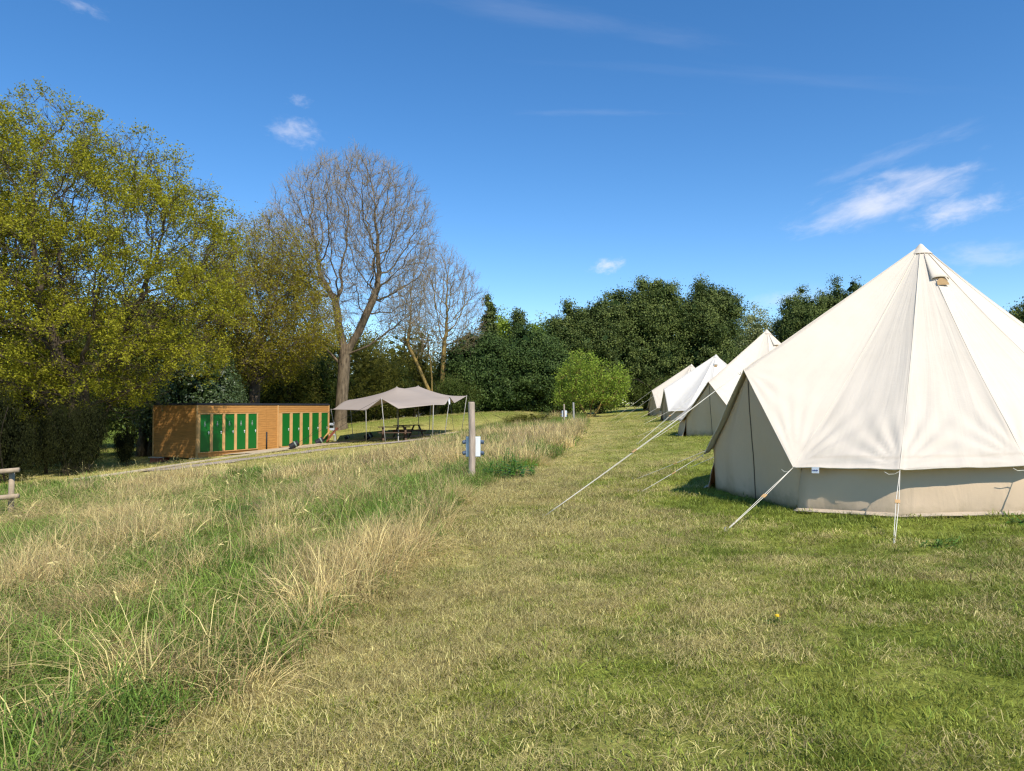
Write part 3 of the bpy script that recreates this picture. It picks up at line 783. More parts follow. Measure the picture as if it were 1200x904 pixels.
def deciduous(seed, trunk, ells, na, step, kill, R0, r0, twig, leaf, up=0.06, jit=0.18, infl=7.0, shell=0.12):
    """returns (limb mesh data, twig mesh data, leaf mesh data). trunk: polyline of points (local)
    twig: dict(n, len, r, up, thr) ; leaf: dict(n, size, sig, frac_low, fn) or None"""
    rng = np.random.default_rng(seed)
    st = []; last = -1
    for ti, line in enumerate(trunk):
        pr = -1 if ti == 0 else line[0]
        pts = line if ti == 0 else line[1]
        for k, p in enumerate(pts):
            st.append((p, pr if k == 0 else len(st) - 1))
    attr = ell_pts(rng, ells, na, shell)
    P, par = colonize(rng, st, attr, step, infl, kill, up=up, jit=jit)
    rad, tips = pipe_radii(P, par, r0, R0)
    # root flare
    flare = np.clip(1 + 0.55 * np.exp(-(P[:, 2] - P[0, 2]) / 0.5), 1, 1.6); rad = np.where(rad > R0 * .6, rad * flare, rad)
    LG = limbs_geo(P, par, rad)
    # twigs
    d = np.zeros_like(P); m = par >= 0; d[m] = P[m] - P[par[m]]; d /= np.linalg.norm(d, axis=1)[:, None] + 1e-9
    c0 = P[rad < twig['thr']]; d0 = d[rad < twig['thr']]; t0 = tips[rad < twig['thr']]
    rep = np.where(t0, twig['n'] * 2, twig['n'])
    C = np.repeat(c0, rep, 0); D = np.repeat(d0, rep, 0)
    cen = np.mean(attr, 0); outw = C - cen; outw /= np.linalg.norm(outw, axis=1)[:, None] + 1e-9
    D = D * 0.6 + outw * 0.35 + rng.normal(0, 0.5, C.shape); D[:, 2] += twig['up']; D /= np.linalg.norm(D, axis=1)[:, None] + 1e-9
    Ls = rng.uniform(*twig['len'], len(C))[:, None]
    bend = rng.normal(0, 0.3, C.shape); bend[:, 2] += twig['up'] * 0.6
    Mid = C + D * Ls * 0.5; D2 = D + bend; D2 /= np.linalg.norm(D2, axis=1)[:, None]; End = Mid + D2 * Ls * 0.5
    r = np.full(len(C), twig['r'])
    TG = merge([tube_segs(C, Mid, r, r * 0.75, 3), tube_segs(Mid, End, r * 0.75, r * 0.4, 3)])
    if twig.get('sub'):
        k = rng.random(len(C)) < 0.8; S0 = Mid[k]; Dn = D2[k] * .5 + rng.normal(0, .6, S0.shape); Dn[:, 2] += twig['up']; Dn /= np.linalg.norm(Dn, axis=1)[:, None]
        TG = merge([TG, tube_segs(S0, S0 + Dn * Ls[k] * .55, r[k] * .6, r[k] * .35, 3)])
    LF = None
    if leaf:
        per = leaf['n']; idx = np.repeat(np.arange(len(C)), per)
        keep = np.ones(len(idx), bool)
        if 'fn' in leaf: keep = rng.random(len(idx)) < leaf['fn'](End[idx])
        idx = idx[keep]
        t = np.clip(1.03 - np.abs(rng.normal(0, .26, len(idx))), .2, 1.05)[:, None]
        Cc = C[idx] * (1 - t) + End[idx] * t + rng.normal(0, leaf['sig'], (len(idx), 3))
        V, Q = leaf_quads(rng, Cc, leaf['size'], 0.25)
        tv = rng.random(len(C))[idx]; v = np.clip(0.55 * tv + 0.45 * rng.random(len(idx)), 0, 1)
        LF = (V, Q, v)
    print('tree', seed, 'nodes', len(P), 'twigs', len(C), 'leaves', 0 if LF is None else len(LF[1]))
    return LG, TG, LF

def put_tree(root, LG, TG, LF, bark, twigm, leafm):
    """trunk with limbs as one mesh, crown of twigs and leaves as one mesh"""
    link('trunk', np_mesh('trunk', LG[0], [LG[1]], True), bark, root)
    if LF is not None:
        V, Q = merge([TG, (LF[0], LF[1])])
        v = np.concatenate([np.full(len(TG[1]), 0.5), LF[2]])
        me = np_mesh('crown', V, [Q], False, {'v': ('FACE', 'FLOAT', v)})
        me.materials.append(leafm); me.materials.append(twigm)
        mi = np.zeros(len(Q), np.int32); mi[:len(TG[1])] = 1; me.polygons.foreach_set('material_index', mi)
        link('crown', me, None, root)
    else:
        link('crown', np_mesh('crown', TG[0], [TG[1]], False), twigm, root)

# clumped evergreen crowns
def clump_crown(rng, ells, nclump, per, crad, size, core=2500, flat=0.3, rough=0.25, skip_low=None):
    C = []; N = []; tv = []
    vol = np.array([(e[3] * e[4] * e[5]) ** (2 / 3.) for e in ells]); cnt = (vol / vol.sum() * nclump).astype(int) + 1
    for e, c in zip(ells, cnt):
        d = rng.normal(size=(c, 3)); d /= np.linalg.norm(d, axis=1)[:, None]
        rr = 1 + rough * (rng.random(c) - 0.6); R3 = np.array(e[3:6])
        p = d * rr[:, None] * R3 + np.array(e[:3])
        inside = np.zeros(c, bool)
        for e2 in ells:
            if e2 is e: continue
            q = (p - np.array(e2[:3])) / np.array(e2[3:6]); inside |= (q * q).sum(1) < 0.6
        p, d = p[~inside], d[~inside]
        nn = d / R3; nn /= np.linalg.norm(nn, axis=1)[:, None]
        C.append(p); N.append(nn)
    C = np.concatenate(C); N = np.concatenate(N)
    if skip_low is not None:
        k = C[:, 2] > skip_low; C, N = C[k], N[k]
    idx = np.repeat(np.arange(len(C)), per)
    o = rng.normal(size=(len(idx), 3)) * crad * rng.uniform(.7, 1.3, len(C))[idx][:, None]
    o[:, 2] *= 0.75
    pos = C[idx] + o
    nr = N[idx] * 0.6 + o / (np.linalg.norm(o, axis=1)[:, None] + 1e-9) * 0.5; nr[:, 2] += 0.25
    V, Q = leaf_quads(rng, pos, size, flat, nr)
    v = np.clip(0.6 * rng.random(len(C))[idx] ** 1.5 + 0.4 * rng.random(len(idx)), 0, 1)
    parts = [(V, Q)]; vv = [v]
    if core:  # oversized inner leaves in the darkest leaf colour, added to block light
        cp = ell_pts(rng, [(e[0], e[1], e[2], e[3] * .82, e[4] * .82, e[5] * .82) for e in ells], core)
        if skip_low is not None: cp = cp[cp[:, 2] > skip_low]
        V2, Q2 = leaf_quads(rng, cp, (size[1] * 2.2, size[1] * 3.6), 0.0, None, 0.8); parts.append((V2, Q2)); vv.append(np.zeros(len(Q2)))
    V, Q = merge(parts)
    return V, Q, np.concatenate(vv)

def crown_mesh(geo):
    return np_mesh('crown', geo[0], [geo[1]], False, {'v': ('FACE', 'FLOAT', geo[2])})

def stem_mesh(rng, h, r, nl=5, spread=1.0, lean=(0, 0), multi=1):
    mb = MB()
    for s in range(multi):
        ox, oy = (rng.normal(0, .25 * (multi > 1)), rng.normal(0, .25 * (multi > 1)))
        top = Vector((lean[0] + ox * 2.2, lean[1] + oy * 2.2, h))
        pts = []; rad = []
        for k in range(7):
            t = k / 6; pts.append((top.x * t + 0.12 * math.sin(t * 5 + s), top.y * t + .1 * math.cos(t * 4 + s), -0.2 + (h + .2) * t)); rad.append(r * (1 - .8 * t) * (1.35 if k == 0 else 1))
        mb.tube(pts, rad, 7)
        for l in range(nl):
            t = rng.uniform(.3, .9); a = rng.uniform(0, 6.28); b = Vector(pts[int(t * 6)])
            e = b + Vector((math.cos(a) * spread, math.sin(a) * spread, spread * .55)); mid = (b + e) / 2 + Vector((0, 0, .15))
            mb.tube([b, mid, e], [r * .4, r * .28, r * .1], 5)
    me = bpy.data.meshes.new('trunk'); me.from_pydata(mb.v, [], mb.f); me.polygons.foreach_set('use_smooth', [True] * len(me.polygons)); me.update()
    return me

def W(px, d):  # world X of a photo column at a depth
    return (px - 600) / F * d
def ZH(py, d):
    return CAM_Z + (HOR - py) / F * d

def build_trees():
    # --- great oak with fresh yellow leaves, crown over the cabins
    bx, by = -19.7, 34.0; bz = g(bx, by)
    T = [[(0, 0, -.3), (0, 0, .6), (.05, 0, 1.6), (.1, .05, 2.8), (.0, .1, 4.0)]]
    ells = [(-1.0, 0, 9.2, 7.2, 6.6, 7.0), (4.0, -.3, 8.0, 3.5, 5.2, 4.2), (2.2, 0, 11.0, 4.5, 5, 3.7), (-5.5, 0, 7.5, 5, 5, 5), (-1.5, 0, 13.4, 3.6, 4, 3.4), (-4, -2.5, 5.0, 5, 3.5, 2.0), (2.0, -2.0, 6.2, 3.4, 3.2, 1.9)]
    LG, TG, LF = deciduous(3, T, ells, 5200, 0.40, 0.60, 0.46, 0.010, dict(n=3, len=(.35, 1.0), r=.009, up=.12, thr=.035),
                           dict(n=28, size=(.07, .14), sig=.10, fn=lambda p: np.clip(.62 + .9 * (np.sin(p[:, 0] * 1.75 + 1) * np.sin(p[:, 1] * 1.6 + 2) + np.sin(p[:, 2] * 1.9 + .8 * p[:, 0]) * .8) * .75, .06, 1)), up=.05, jit=.22, shell=.35)
    o = tree_thing('oak_tree', 'big spreading oak in fresh yellow-green leaf, overhanging the left end of the cabins', 'tree', (bx, by, bz), 'oaks in fresh leaf')
    put_tree(o, LG, TG, LF, M['bark_oak'], M['bark_oak'], M['leaf_oak'])
    # --- second oak at the left edge
    bx, by = -28.5, 36; bz = g(bx, by)
    ells = [(0, 0, 9.5, 6.5, 6, 6.8), (4, 0, 8, 4.5, 5, 5), (1.5, 0, 13.6, 4.5, 4.5, 3.2)]
    LG, TG, LF = deciduous(4, [[(0, 0, -.3), (0, 0, .6), (-.1, 0, 1.8), (-.1, .1, 3.4)]], ells, 3200, 0.42, 0.65, 0.45, 0.011, dict(n=3, len=(.35, 1.0), r=.010, up=.12, thr=.035),
                           dict(n=26, size=(.08, .15), sig=.11, fn=lambda p: np.clip(.62 + .9 * (np.sin(p[:, 0] * 1.75 + 1) * np.sin(p[:, 1] * 1.6 + 2) + np.sin(p[:, 2] * 1.9 + .8 * p[:, 0]) * .8) * .75, .06, 1)), jit=.2, shell=.35)
    o = tree_thing('oak_tree', 'oak in yellow-green leaf cut by the left edge, behind the shrubs and rail fence', 'tree', (bx, by, bz), 'oaks in fresh leaf')
    put_tree(o, LG, TG, LF, M['bark_oak'], M['bark_oak'], M['leaf_oak'])
    # --- thinner oak behind the cabins, bronze young leaf, bare top
    bx, by = W(297, 53), 53.0; bz = g(bx, by)
    ells = [(.2, 0, 9.2, 4.6, 4.5, 5.0), (1.0, 0, 13.2, 3.6, 3.6, 3.5), (3.0, 0, 8.2, 3.0, 3, 2.8), (-2.6, 0, 11, 2.6, 3, 3.4)]
    LG, TG, LF = deciduous(5, [[(0, 0, -.3), (0, 0, .6), (.0, 0, 1.8), (.05, 0, 3.0), (.1, .0, 4.2)]], ells, 3200, 0.38, 0.58, 0.40, 0.010, dict(n=3, len=(.4, 1.1), r=.010, up=.3, thr=.035, sub=True),
                           dict(n=22, size=(.09, .17), sig=.2, fn=lambda p: np.clip(1.3 - (p[:, 2] - 9.5) / 5.5, .06, .85)), jit=.22)
    o = tree_thing('oak_tree', 'sparse bronze-leaved oak with nearly bare top, rising straight behind the cabin roof', 'tree', (bx, by, bz), 'oaks in fresh leaf')
    put_tree(o, LG, TG, LF, M['bark_oak'], M['twig_brown'], M['leaf_oak2'])
    # --- tall bare ash
    bx, by = W(399, 57), 57.0; bz = g(bx, by)
    T = [[(0, 0, -.3), (0, 0, .5), (.05, 0, 1.6), (.15, 0, 3.0), (.25, 0, 4.6), (.3, 0, 5.6)],
         [5, [(.15, 0, 6.5), (-.15, 0, 7.6), (-.3, .1, 8.8), (-.5, .1, 10)]], [5, [(.8, 0, 6.4), (1.4, -.1, 7.4), (1.9, -.1, 8.6), (2.5, 0, 10)]],
         [4, [(-.5, .2, 5.4), (-1.3, .4, 6.2), (-2.2, .5, 7.4)]], [5, [(1.2, -.3, 5.9), (2.2, -.4, 6.3), (3.2, -.4, 7.0)]]]
    ells = [(-.6, 0, 14.0, 5.0, 4.6, 6.6), (4.0, 0, 13.6, 3.4, 4.0, 6.4), (.8, 0, 17, 4.8, 4.4, 4.1), (-3.7, 0, 12.4, 2.9, 3.2, 5.0), (4.6, 0, 9.4, 2.6, 2.6, 2.2)]
    LG, TG, LF = deciduous(6, T, ells, 6200, 0.38, 0.55, 0.46, 0.011, dict(n=3, len=(.5, 1.2), r=.010, up=.32, thr=.03, sub=True), None, up=.09, jit=.25)
    o = tree_thing('ash_tree', 'tallest tree, leafless ash with forked pale trunk between the cabins and the canopy', 'tree', (bx, by, bz), 'bare grey trees')
    put_tree(o, LG, TG, None, M['bark_ash'], M['twig_grey'], None)
    # --- smaller bare tree with lichen stems
    bx, by = W(508, 64), 64.0; bz = g(bx, by)
    T = [[(0, 0, -.3), (-.1, 0, 1.5), (-.15, 0, 3.2), (-.3, 0, 5)], [0, [(.5, .3, .8), (.7, .3, 2.6), (.8, .2, 4.6), (.9, .2, 6.2)]], [1, [(-.8, .2, 3), (-1.5, .2, 4.6), (-2.2, .2, 6)]]]
    ells = [(0, 0, 9.6, 3.9, 3.8, 5.0), (1.6, 0, 9.0, 2.9, 3, 4.2), (-2.0, 0, 8.6, 2.3, 3, 3.2)]
    LG, TG, LF = deciduous(7, T, ells, 4000, 0.34, 0.5, 0.28, 0.009, dict(n=2, len=(.45, 1.1), r=.010, up=.45, thr=.03, sub=True), None, up=.12, jit=.16)
    o = tree_thing('birch_tree', 'smaller leafless tree with mustard lichen stems behind the stretched canopy', 'tree', (bx, by, bz), 'bare grey trees')
    put_tree(o, LG, TG, None, M['bark_lichen'], M['twig_brown'], None)
    # --- pale green young tree on the lawn edge
    rng = np.random.default_rng(21)
    bx, by = W(692, 57), 57.0; bz = g(bx, by)
    ells = [(-.4, 0, 2.6, 2.1, 1.9, 2.0), (1.4, .1, 2.0, 1.6, 1.6, 1.6), (-1.6, 0, 1.7, 1.3, 1.4, 1.4), (-.6, 0, 3.7, 1.2, 1.2, 1.1), (2.0, 0, 2.6, 1.0, 1.2, 1.2)]
    LG, TG, LF = deciduous(8, [[(0, 0, -.2), (0, 0, .3), (0, 0, .8)], [0, [(.4, .1, .3), (.8, .1, 1)]], [0, [(-.4, .1, .3), (-.8, .1, 1)]]], ells, 900, .3, .5, .12, .012, dict(n=2, len=(.3, .7), r=.008, up=.35, thr=.05),
                           dict(n=16, size=(.09, .2), sig=.15), up=.12, infl=5)
    o = tree_thing('young_tree', 'rounded young tree in bright lime-green leaf in front of the dark evergreens', 'tree', (bx, by, bz))
    put_tree(o, LG, TG, LF, M['bark_lichen'], M['bark_lichen'], M['leaf_birch'])

    # --- hollies: dense dark mass
    def evergreen(name, label, cat, group, px, d, top_py, halfpx, seed, mat, ellf, nclump, per, crad, size, core=2500, flat=.35, low=0.15, stem=.25):
        rng = np.random.default_rng(seed)
        x = W(px, d); z0 = g(x, d); H = ZH(top_py, d) - z0; hw = halfpx / F * d
        ells = ellf(H, hw, rng)
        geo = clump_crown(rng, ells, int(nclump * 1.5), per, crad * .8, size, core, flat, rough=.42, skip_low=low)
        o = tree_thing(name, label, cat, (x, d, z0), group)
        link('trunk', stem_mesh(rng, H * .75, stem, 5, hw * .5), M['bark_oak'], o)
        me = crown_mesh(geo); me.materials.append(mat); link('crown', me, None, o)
        return o
    def dome(H, hw, rng):
        E = [(0, 0, H * .42, hw, hw * .9, H * .46), (0, 0, H * .68, hw * .66, hw * .6, H * .31)]
        for k in range(6):
            a = rng.uniform(0, 6.28); E.append((math.cos(a) * hw * .6, math.sin(a) * hw * .5, H * rng.uniform(.25, .62), hw * .45, hw * .45, H * .2))
        return E
    def cone(H, hw, rng):
        E = []
        n = 11
        for k in range(n):
            t = k / (n - 1); w = hw * (1.25 - t) * .9 + .12
            E.append((rng.normal(0, .15), rng.normal(0, .15), H * (.14 + .83 * t), w, w, H * .075))
        return E
    def pine(H, hw, rng):
        E = [(0, 0, H * .4, hw * .95, hw * .8, H * .36), (0, 0, H * .66, hw * .82, hw * .7, H * .22)]
        for k in range(8):
            a = rng.uniform(0, 6.28); rr = hw * rng.uniform(.25, .75)
            E.append((math.cos(a) * rr, math.sin(a) * rr, H * rng.uniform(.62, .9) - rr * .25, hw * .3, hw * .3, H * .10))
        for k in range(14):
            a = rng.uniform(0, 6.28); rr = hw * rng.uniform(.0, .95); q = rng.uniform(.75, .99)
            E.append((math.cos(a) * rr, math.sin(a) * rr, H * q - rr * rr / hw * .9, rng.uniform(.25, .5), rng.uniform(.25, .5), H * rng.uniform(.05, .085)))
        return E
    G = 'dark evergreens along the far hedge line'
    evergreen('holly_tree', 'broad dark holly directly behind the wooden post at the canopy edge', 'tree', G, 563, 66, 388, 44, 31, M['leaf_holly'], dome, 420, 95, .45, (.10, .24))
    evergreen('holly_tree', 'domed dark holly between the post with meter box and the lime-green young tree', 'tree', G, 622, 67, 382, 48, 32, M['leaf_holly'], dome, 480, 95, .45, (.10, .24))
    evergreen('conifer_tree', 'narrow pointed conifer poking above the hollies beside the bare tree', 'tree', G, 573, 72, 352, 15, 33, M['leaf_pine'], cone, 420, 50, .24, (.10, .24), 900)
    evergreen('conifer_tree', 'slim conifer tip between the two light green crowns above the hollies', 'tree', G, 606, 73, 366, 18, 34, M['leaf_pine'], cone, 420, 50, .24, (.10, .24), 900)
    evergreen('broadleaf_tree', 'light green crown showing above the holly beside the narrow pointed conifer', 'tree', 'light green crowns above the hollies', 588, 74, 367, 26, 35, M['leaf_birch'], dome, 260, 50, .4, (.14, .28), 900)
    evergreen('broadleaf_tree', 'yellow-green crown peeping over the hollies left of the tall pines', 'tree', 'light green crowns above the hollies', 634, 75, 372, 30, 36, M['leaf_birch'], dome, 260, 50, .4, (.14, .28), 900)
    evergreen('pine_tree', 'lowest of the pines, beside the yellow-green crown', 'tree', G, 668, 72, 362, 34, 41, M['leaf_pine'], pine, 460, 95, .38, (.10, .24))
    evergreen('pine_tree', 'twin-tipped dark pine behind the lime-green young tree', 'tree', G, 705, 73, 352, 38, 42, M['leaf_pine_olive'], pine, 500, 95, .40, (.10, .24))
    evergreen('pine_tree', 'tall dense pine with highest jagged top behind the white tent', 'tree', G, 757, 74, 325, 46, 43, M['leaf_pine'], pine, 700, 95, .42, (.10, .25), 3500)
    evergreen('pine_tree', 'tall broad pine with flat rounded top, last before the gap of sky', 'tree', G, 822, 75, 330, 46, 44, M['leaf_pine_olive'], pine, 700, 95, .42, (.10, .25), 3500)
    evergreen('willow_tree', 'pale grey-green loose tree in the gap behind the second cream tent', 'tree', None, 885, 88, 361, 34, 45, M['leaf_willow'], dome, 330, 45, .5, (.14, .3), 500)
    evergreen('pine_tree', 'olive pine rising left of the big tent roof beyond the pale loose tree', 'tree', G, 940, 86, 338, 36, 46, M['leaf_pine'], pine, 460, 85, .42, (.10, .25))
    evergreen('pine_tree', 'pine with highest tuft half hidden behind the slope of the big tent roof', 'tree', G, 985, 88, 329, 38, 47, M['leaf_pine_olive'], pine, 460, 85, .42, (.10, .25))
    evergreen('pine_tree', 'brownish pine top just showing over the big tent roof', 'tree', G, 1032, 92, 331, 36, 48, M['leaf_olive'], pine, 400, 50, .42, (.10, .25))
    evergreen('pine_tree', 'dark pine at the right edge behind the falling roof line of the big tent', 'tree', G, 1218, 70, 352, 34, 49, M['leaf_pine'], pine, 420, 85, .42, (.10, .25))

    # --- shrubs and undergrowth: a few shapes, each standing shrub an object of its own
    def shrub_proto(seed, mat, n, per, crad, size, tall=1.0, core=700, flat=.2):
        rng = np.random.default_rng(seed)
        E = [(0, 0, .55 * tall, .8, .75, .5 * tall)]
        for k in range(6):
            a = rng.uniform(0, 6.28); q = rng.uniform(.3, 1.0); E.append((math.cos(a) * rng.uniform(.3, .75), math.sin(a) * .5, q * tall * .85, rng.uniform(.25, .5), .4, rng.uniform(.18, .36) * tall))
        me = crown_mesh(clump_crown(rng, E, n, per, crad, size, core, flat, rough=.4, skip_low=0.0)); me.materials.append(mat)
        return me, stem_mesh(rng, .9 * tall, .035, 4, .4, multi=3)
    PR = {'dark': [shrub_proto(61 + k, M['leaf_shrub'], 420, 50, .11, (.02, .05)) for k in range(2)],
          'olive': [shrub_proto(71 + k, M['leaf_olive'], 300, 40, .13, (.02, .055), core=250) for k in range(2)],
          'laurel': [shrub_proto(81, M['leaf_laurel'], 300, 34, .10, (.045, .10))],
          'dark_tall': [shrub_proto(91 + k, M['leaf_shrub'], 750, 44, .12, (.02, .05), tall=2.3, core=900) for k in range(2)],
          'olive_tall': [shrub_proto(95 + k, M['leaf_olive'], 600, 36, .14, (.02, .055), tall=2.3, core=500) for k in range(2)],
          'laurel_tall': [shrub_proto(99, M['leaf_laurel'], 600, 34, .10, (.035, .08), tall=2.3)]}
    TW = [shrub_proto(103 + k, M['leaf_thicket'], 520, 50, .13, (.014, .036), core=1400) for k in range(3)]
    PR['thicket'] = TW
    def shrub(kind, px, d, top_py, halfpx, name, label, group, k=0, rz=0, botz=None):
        x = W(px, d); z0 = g(x, d); H = ZH(top_py, d) - z0; hw = halfpx / F * d
        tall = 1.0
        if kind + '_tall' in PR and H / hw > 1.7: kind, tall = kind + '_tall', 2.3
        cm, sm = PR[kind][k % len(PR[kind])]
        o = tree_thing(name, label, 'shrub', (x, d, z0), group, rz)
        for nm, me, mt in (('stem', sm, M['bark_dark']), ('foliage', cm, None)):
            c = link(nm, me, mt, o); c.scale = (hw / 1.0, hw / 1.0, H / (1.1 * tall))
    GS = 'undergrowth along the woodland edge'
    S = [('thicket', 2, 29, 458, 36, 'dense dark shrub behind the rail fence end post'),
         ('thicket', 104, 31.5, 468, 25, 'dark shrub between the rail fence shrub and the leaning hawthorn'),
         ('dark', 60, 50, 400, 70, 'tall shaded thicket behind the dark shrubs under the big oak'),
         ('thicket', -60, 28, 430, 60, 'dark shrub at the left edge beyond the rail fence'),
         ('thicket', 148, 37, 500, 15, 'small rounded shrub at the edge of the shaded clearing'),
         ('laurel', 232, 46, 400, 52, 'glossy laurel rising right behind the shadowed end of the cabins'),
         ('laurel', 190, 48, 415, 40, 'shaded laurel at the back corner of the cabins beside the clearing'),
         ('laurel', 262, 50, 425, 24, 'laurel in front of the bronze oak trunk'),
         ('olive', 335, 60, 400, 46, 'olive green bush behind the middle of the cabin roof'),
         ('dark', 312, 64, 425, 40, 'dark green bush behind the small slate roof'),
         ('dark', 370, 62, 410, 40, 'dark bush left of the ash trunk'),
         ('olive', 432, 63, 400, 40, 'sunlit yellow-olive bush just right of the ash trunk'),
         ('dark', 455, 66, 425, 38, 'dark twiggy bush behind the left slope of the canopy'),
         ('olive', 482, 68, 405, 36, 'olive bush behind the two canopy peaks'),
         ('olive', 528, 68, 415, 32, 'brownish olive bush between the lichen stems and the holly'),
         ('dark', 535, 63, 440, 28, 'dark bush under the right end of the canopy'),
         ('olive', 400, 75, 380, 60, 'tall olive thicket behind the ash trunk'),
         ('olive', 470, 80, 375, 60, 'tall olive thicket behind the bare lichen tree'),
         ('dark', 280, 72, 385, 60, 'tall green thicket behind the bronze oak'),
         ('dark', 880, 84, 400, 50, 'green bush behind the peak of the second cream tent'),
         ('dark', 960, 84, 390, 60, 'green bush behind the big tent roof under the olive pine'),
         ('dark', 790, 70, 440, 60, 'low dark bush at the foot of the tall pines'),
         ('dark', 440, 71, 442, 34, 'low bush on the grass bank seen under the left half of the canopy'),
         ('olive', 478, 72, 444, 30, 'low bush on the grass bank between the canopy poles behind the tables'),
         ('dark', 512, 71, 440, 32, 'low bush on the grass bank under the right half of the canopy'),
         ('thicket', 56, 33, 482, 28, 'low tangled shrub filling the space between the two thickets by the fence'),
         ('olive', 424, 76, 382, 42, 'tall olive bush filling the gap beside the ash fork'),
         ('olive', 548, 75, 392, 30, 'olive bush behind the left shoulder of the broad holly'),
         ('dark', 360, 74, 388, 44, 'green thicket between the bronze oak and the ash trunk'),
         ('thicket', 80, 31, 474, 24, 'dark bush hiding the foot of the big oak'),
         ('thicket', 0, 38, 425, 60, 'dark high shrub in the shade behind the fence thicket'),
         ('dark', 40, 58, 335, 120, 'tallest shaded thicket far behind the big oak'),
         ('dark', 165, 62, 375, 70, 'tall shaded thicket behind the laurels at the clearing'),
         ('dark', 235, 66, 360, 60, 'shaded thicket behind the tall laurel and the cabins'),
         ('dark', 650, 69, 445, 40, 'low dark bush between the holly and the pines')]
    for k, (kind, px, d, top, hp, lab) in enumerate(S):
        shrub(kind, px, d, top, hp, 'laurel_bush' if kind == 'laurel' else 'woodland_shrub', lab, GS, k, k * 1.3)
    shrub('olive', 622, 50, 483, 34, 'bramble_mound', 'low tangled bramble mound in the long grass before the hollies', None, 0, .5)
    # hawthorn leaning over the clearing
    rng = np.random.default_rng(23)
    bx, by = W(105, 39), 39.0; bz = g(bx, by)
    LG, TG, LF = deciduous(9, [[(0, 0, -.2), (.05, 0, .6), (.2, 0, 1.4), (.6, 0, 2.4), (1.1, 0, 3.4)]], [(1.0, 0, 3.9, 3.2, 2.6, 1.7), (-.8, 0, 3.2, 2.0, 2.2, 1.5)], 650, .32, .55, .16, .012,
                           dict(n=2, len=(.3, .7), r=.009, up=.1, thr=.05), dict(n=6, size=(.08, .17), sig=.14), infl=5)
    o = tree_thing('hawthorn_tree', 'leaning hawthorn with slanting trunk under the big oak beside the clearing', 'tree', (bx, by, bz))
    put_tree(o, LG, TG, LF, M['bark_oak'], M['twig_brown'], M['leaf_shrub'])
    # two dark trunks beyond the clearing
    for px, lab in ((166, 'thick shaded trunk standing beside the cabin corner'), (176, 'thin shaded trunk almost touching the cabin corner')):
        d = 47; x = W(px, d); o = tree_thing('woodland_tree', lab, 'tree', (x, d, g(x, d)), 'shaded trunks by the clearing')
        rng = np.random.default_rng(px)
        link('trunk', stem_mesh(rng, 8.0, .32 if px == 166 else .2, 6, 1.6), M['bark_oak'], o)
        me = crown_mesh(clump_crown(rng, [(0, 0, 7.5, 2.6, 2.6, 2.4), (.8, 0, 5.4, 1.8, 2, 1.3)], 220, 40, .35, (.12, .25), 500)); me.materials.append(M['leaf_shrub']); link('crown', me, None, o)
    # far woods closing the view
    rng = np.random.default_rng(77)
    E = []
    for k in range(34):
        x = -125 + k * 8 + rng.normal(0, 1.5); h = rng.uniform(6.5, 9.5) if x < 15 else rng.uniform(5, 7)
        E.append((x, 112 + rng.normal(0, 5), h * .45 + g(x, 112), 6.2, 4, h * .6))
    geo = clump_crown(rng, E, 2600, 26, .8, (.4, .9), 3000)
    me = crown_mesh(geo); me.materials.append(M['leaf_shrub']); o = link('distant_woods', me); tag(o, 'belt of far woodland closing the view behind the trees', None, None, 'stuff')
build_trees()

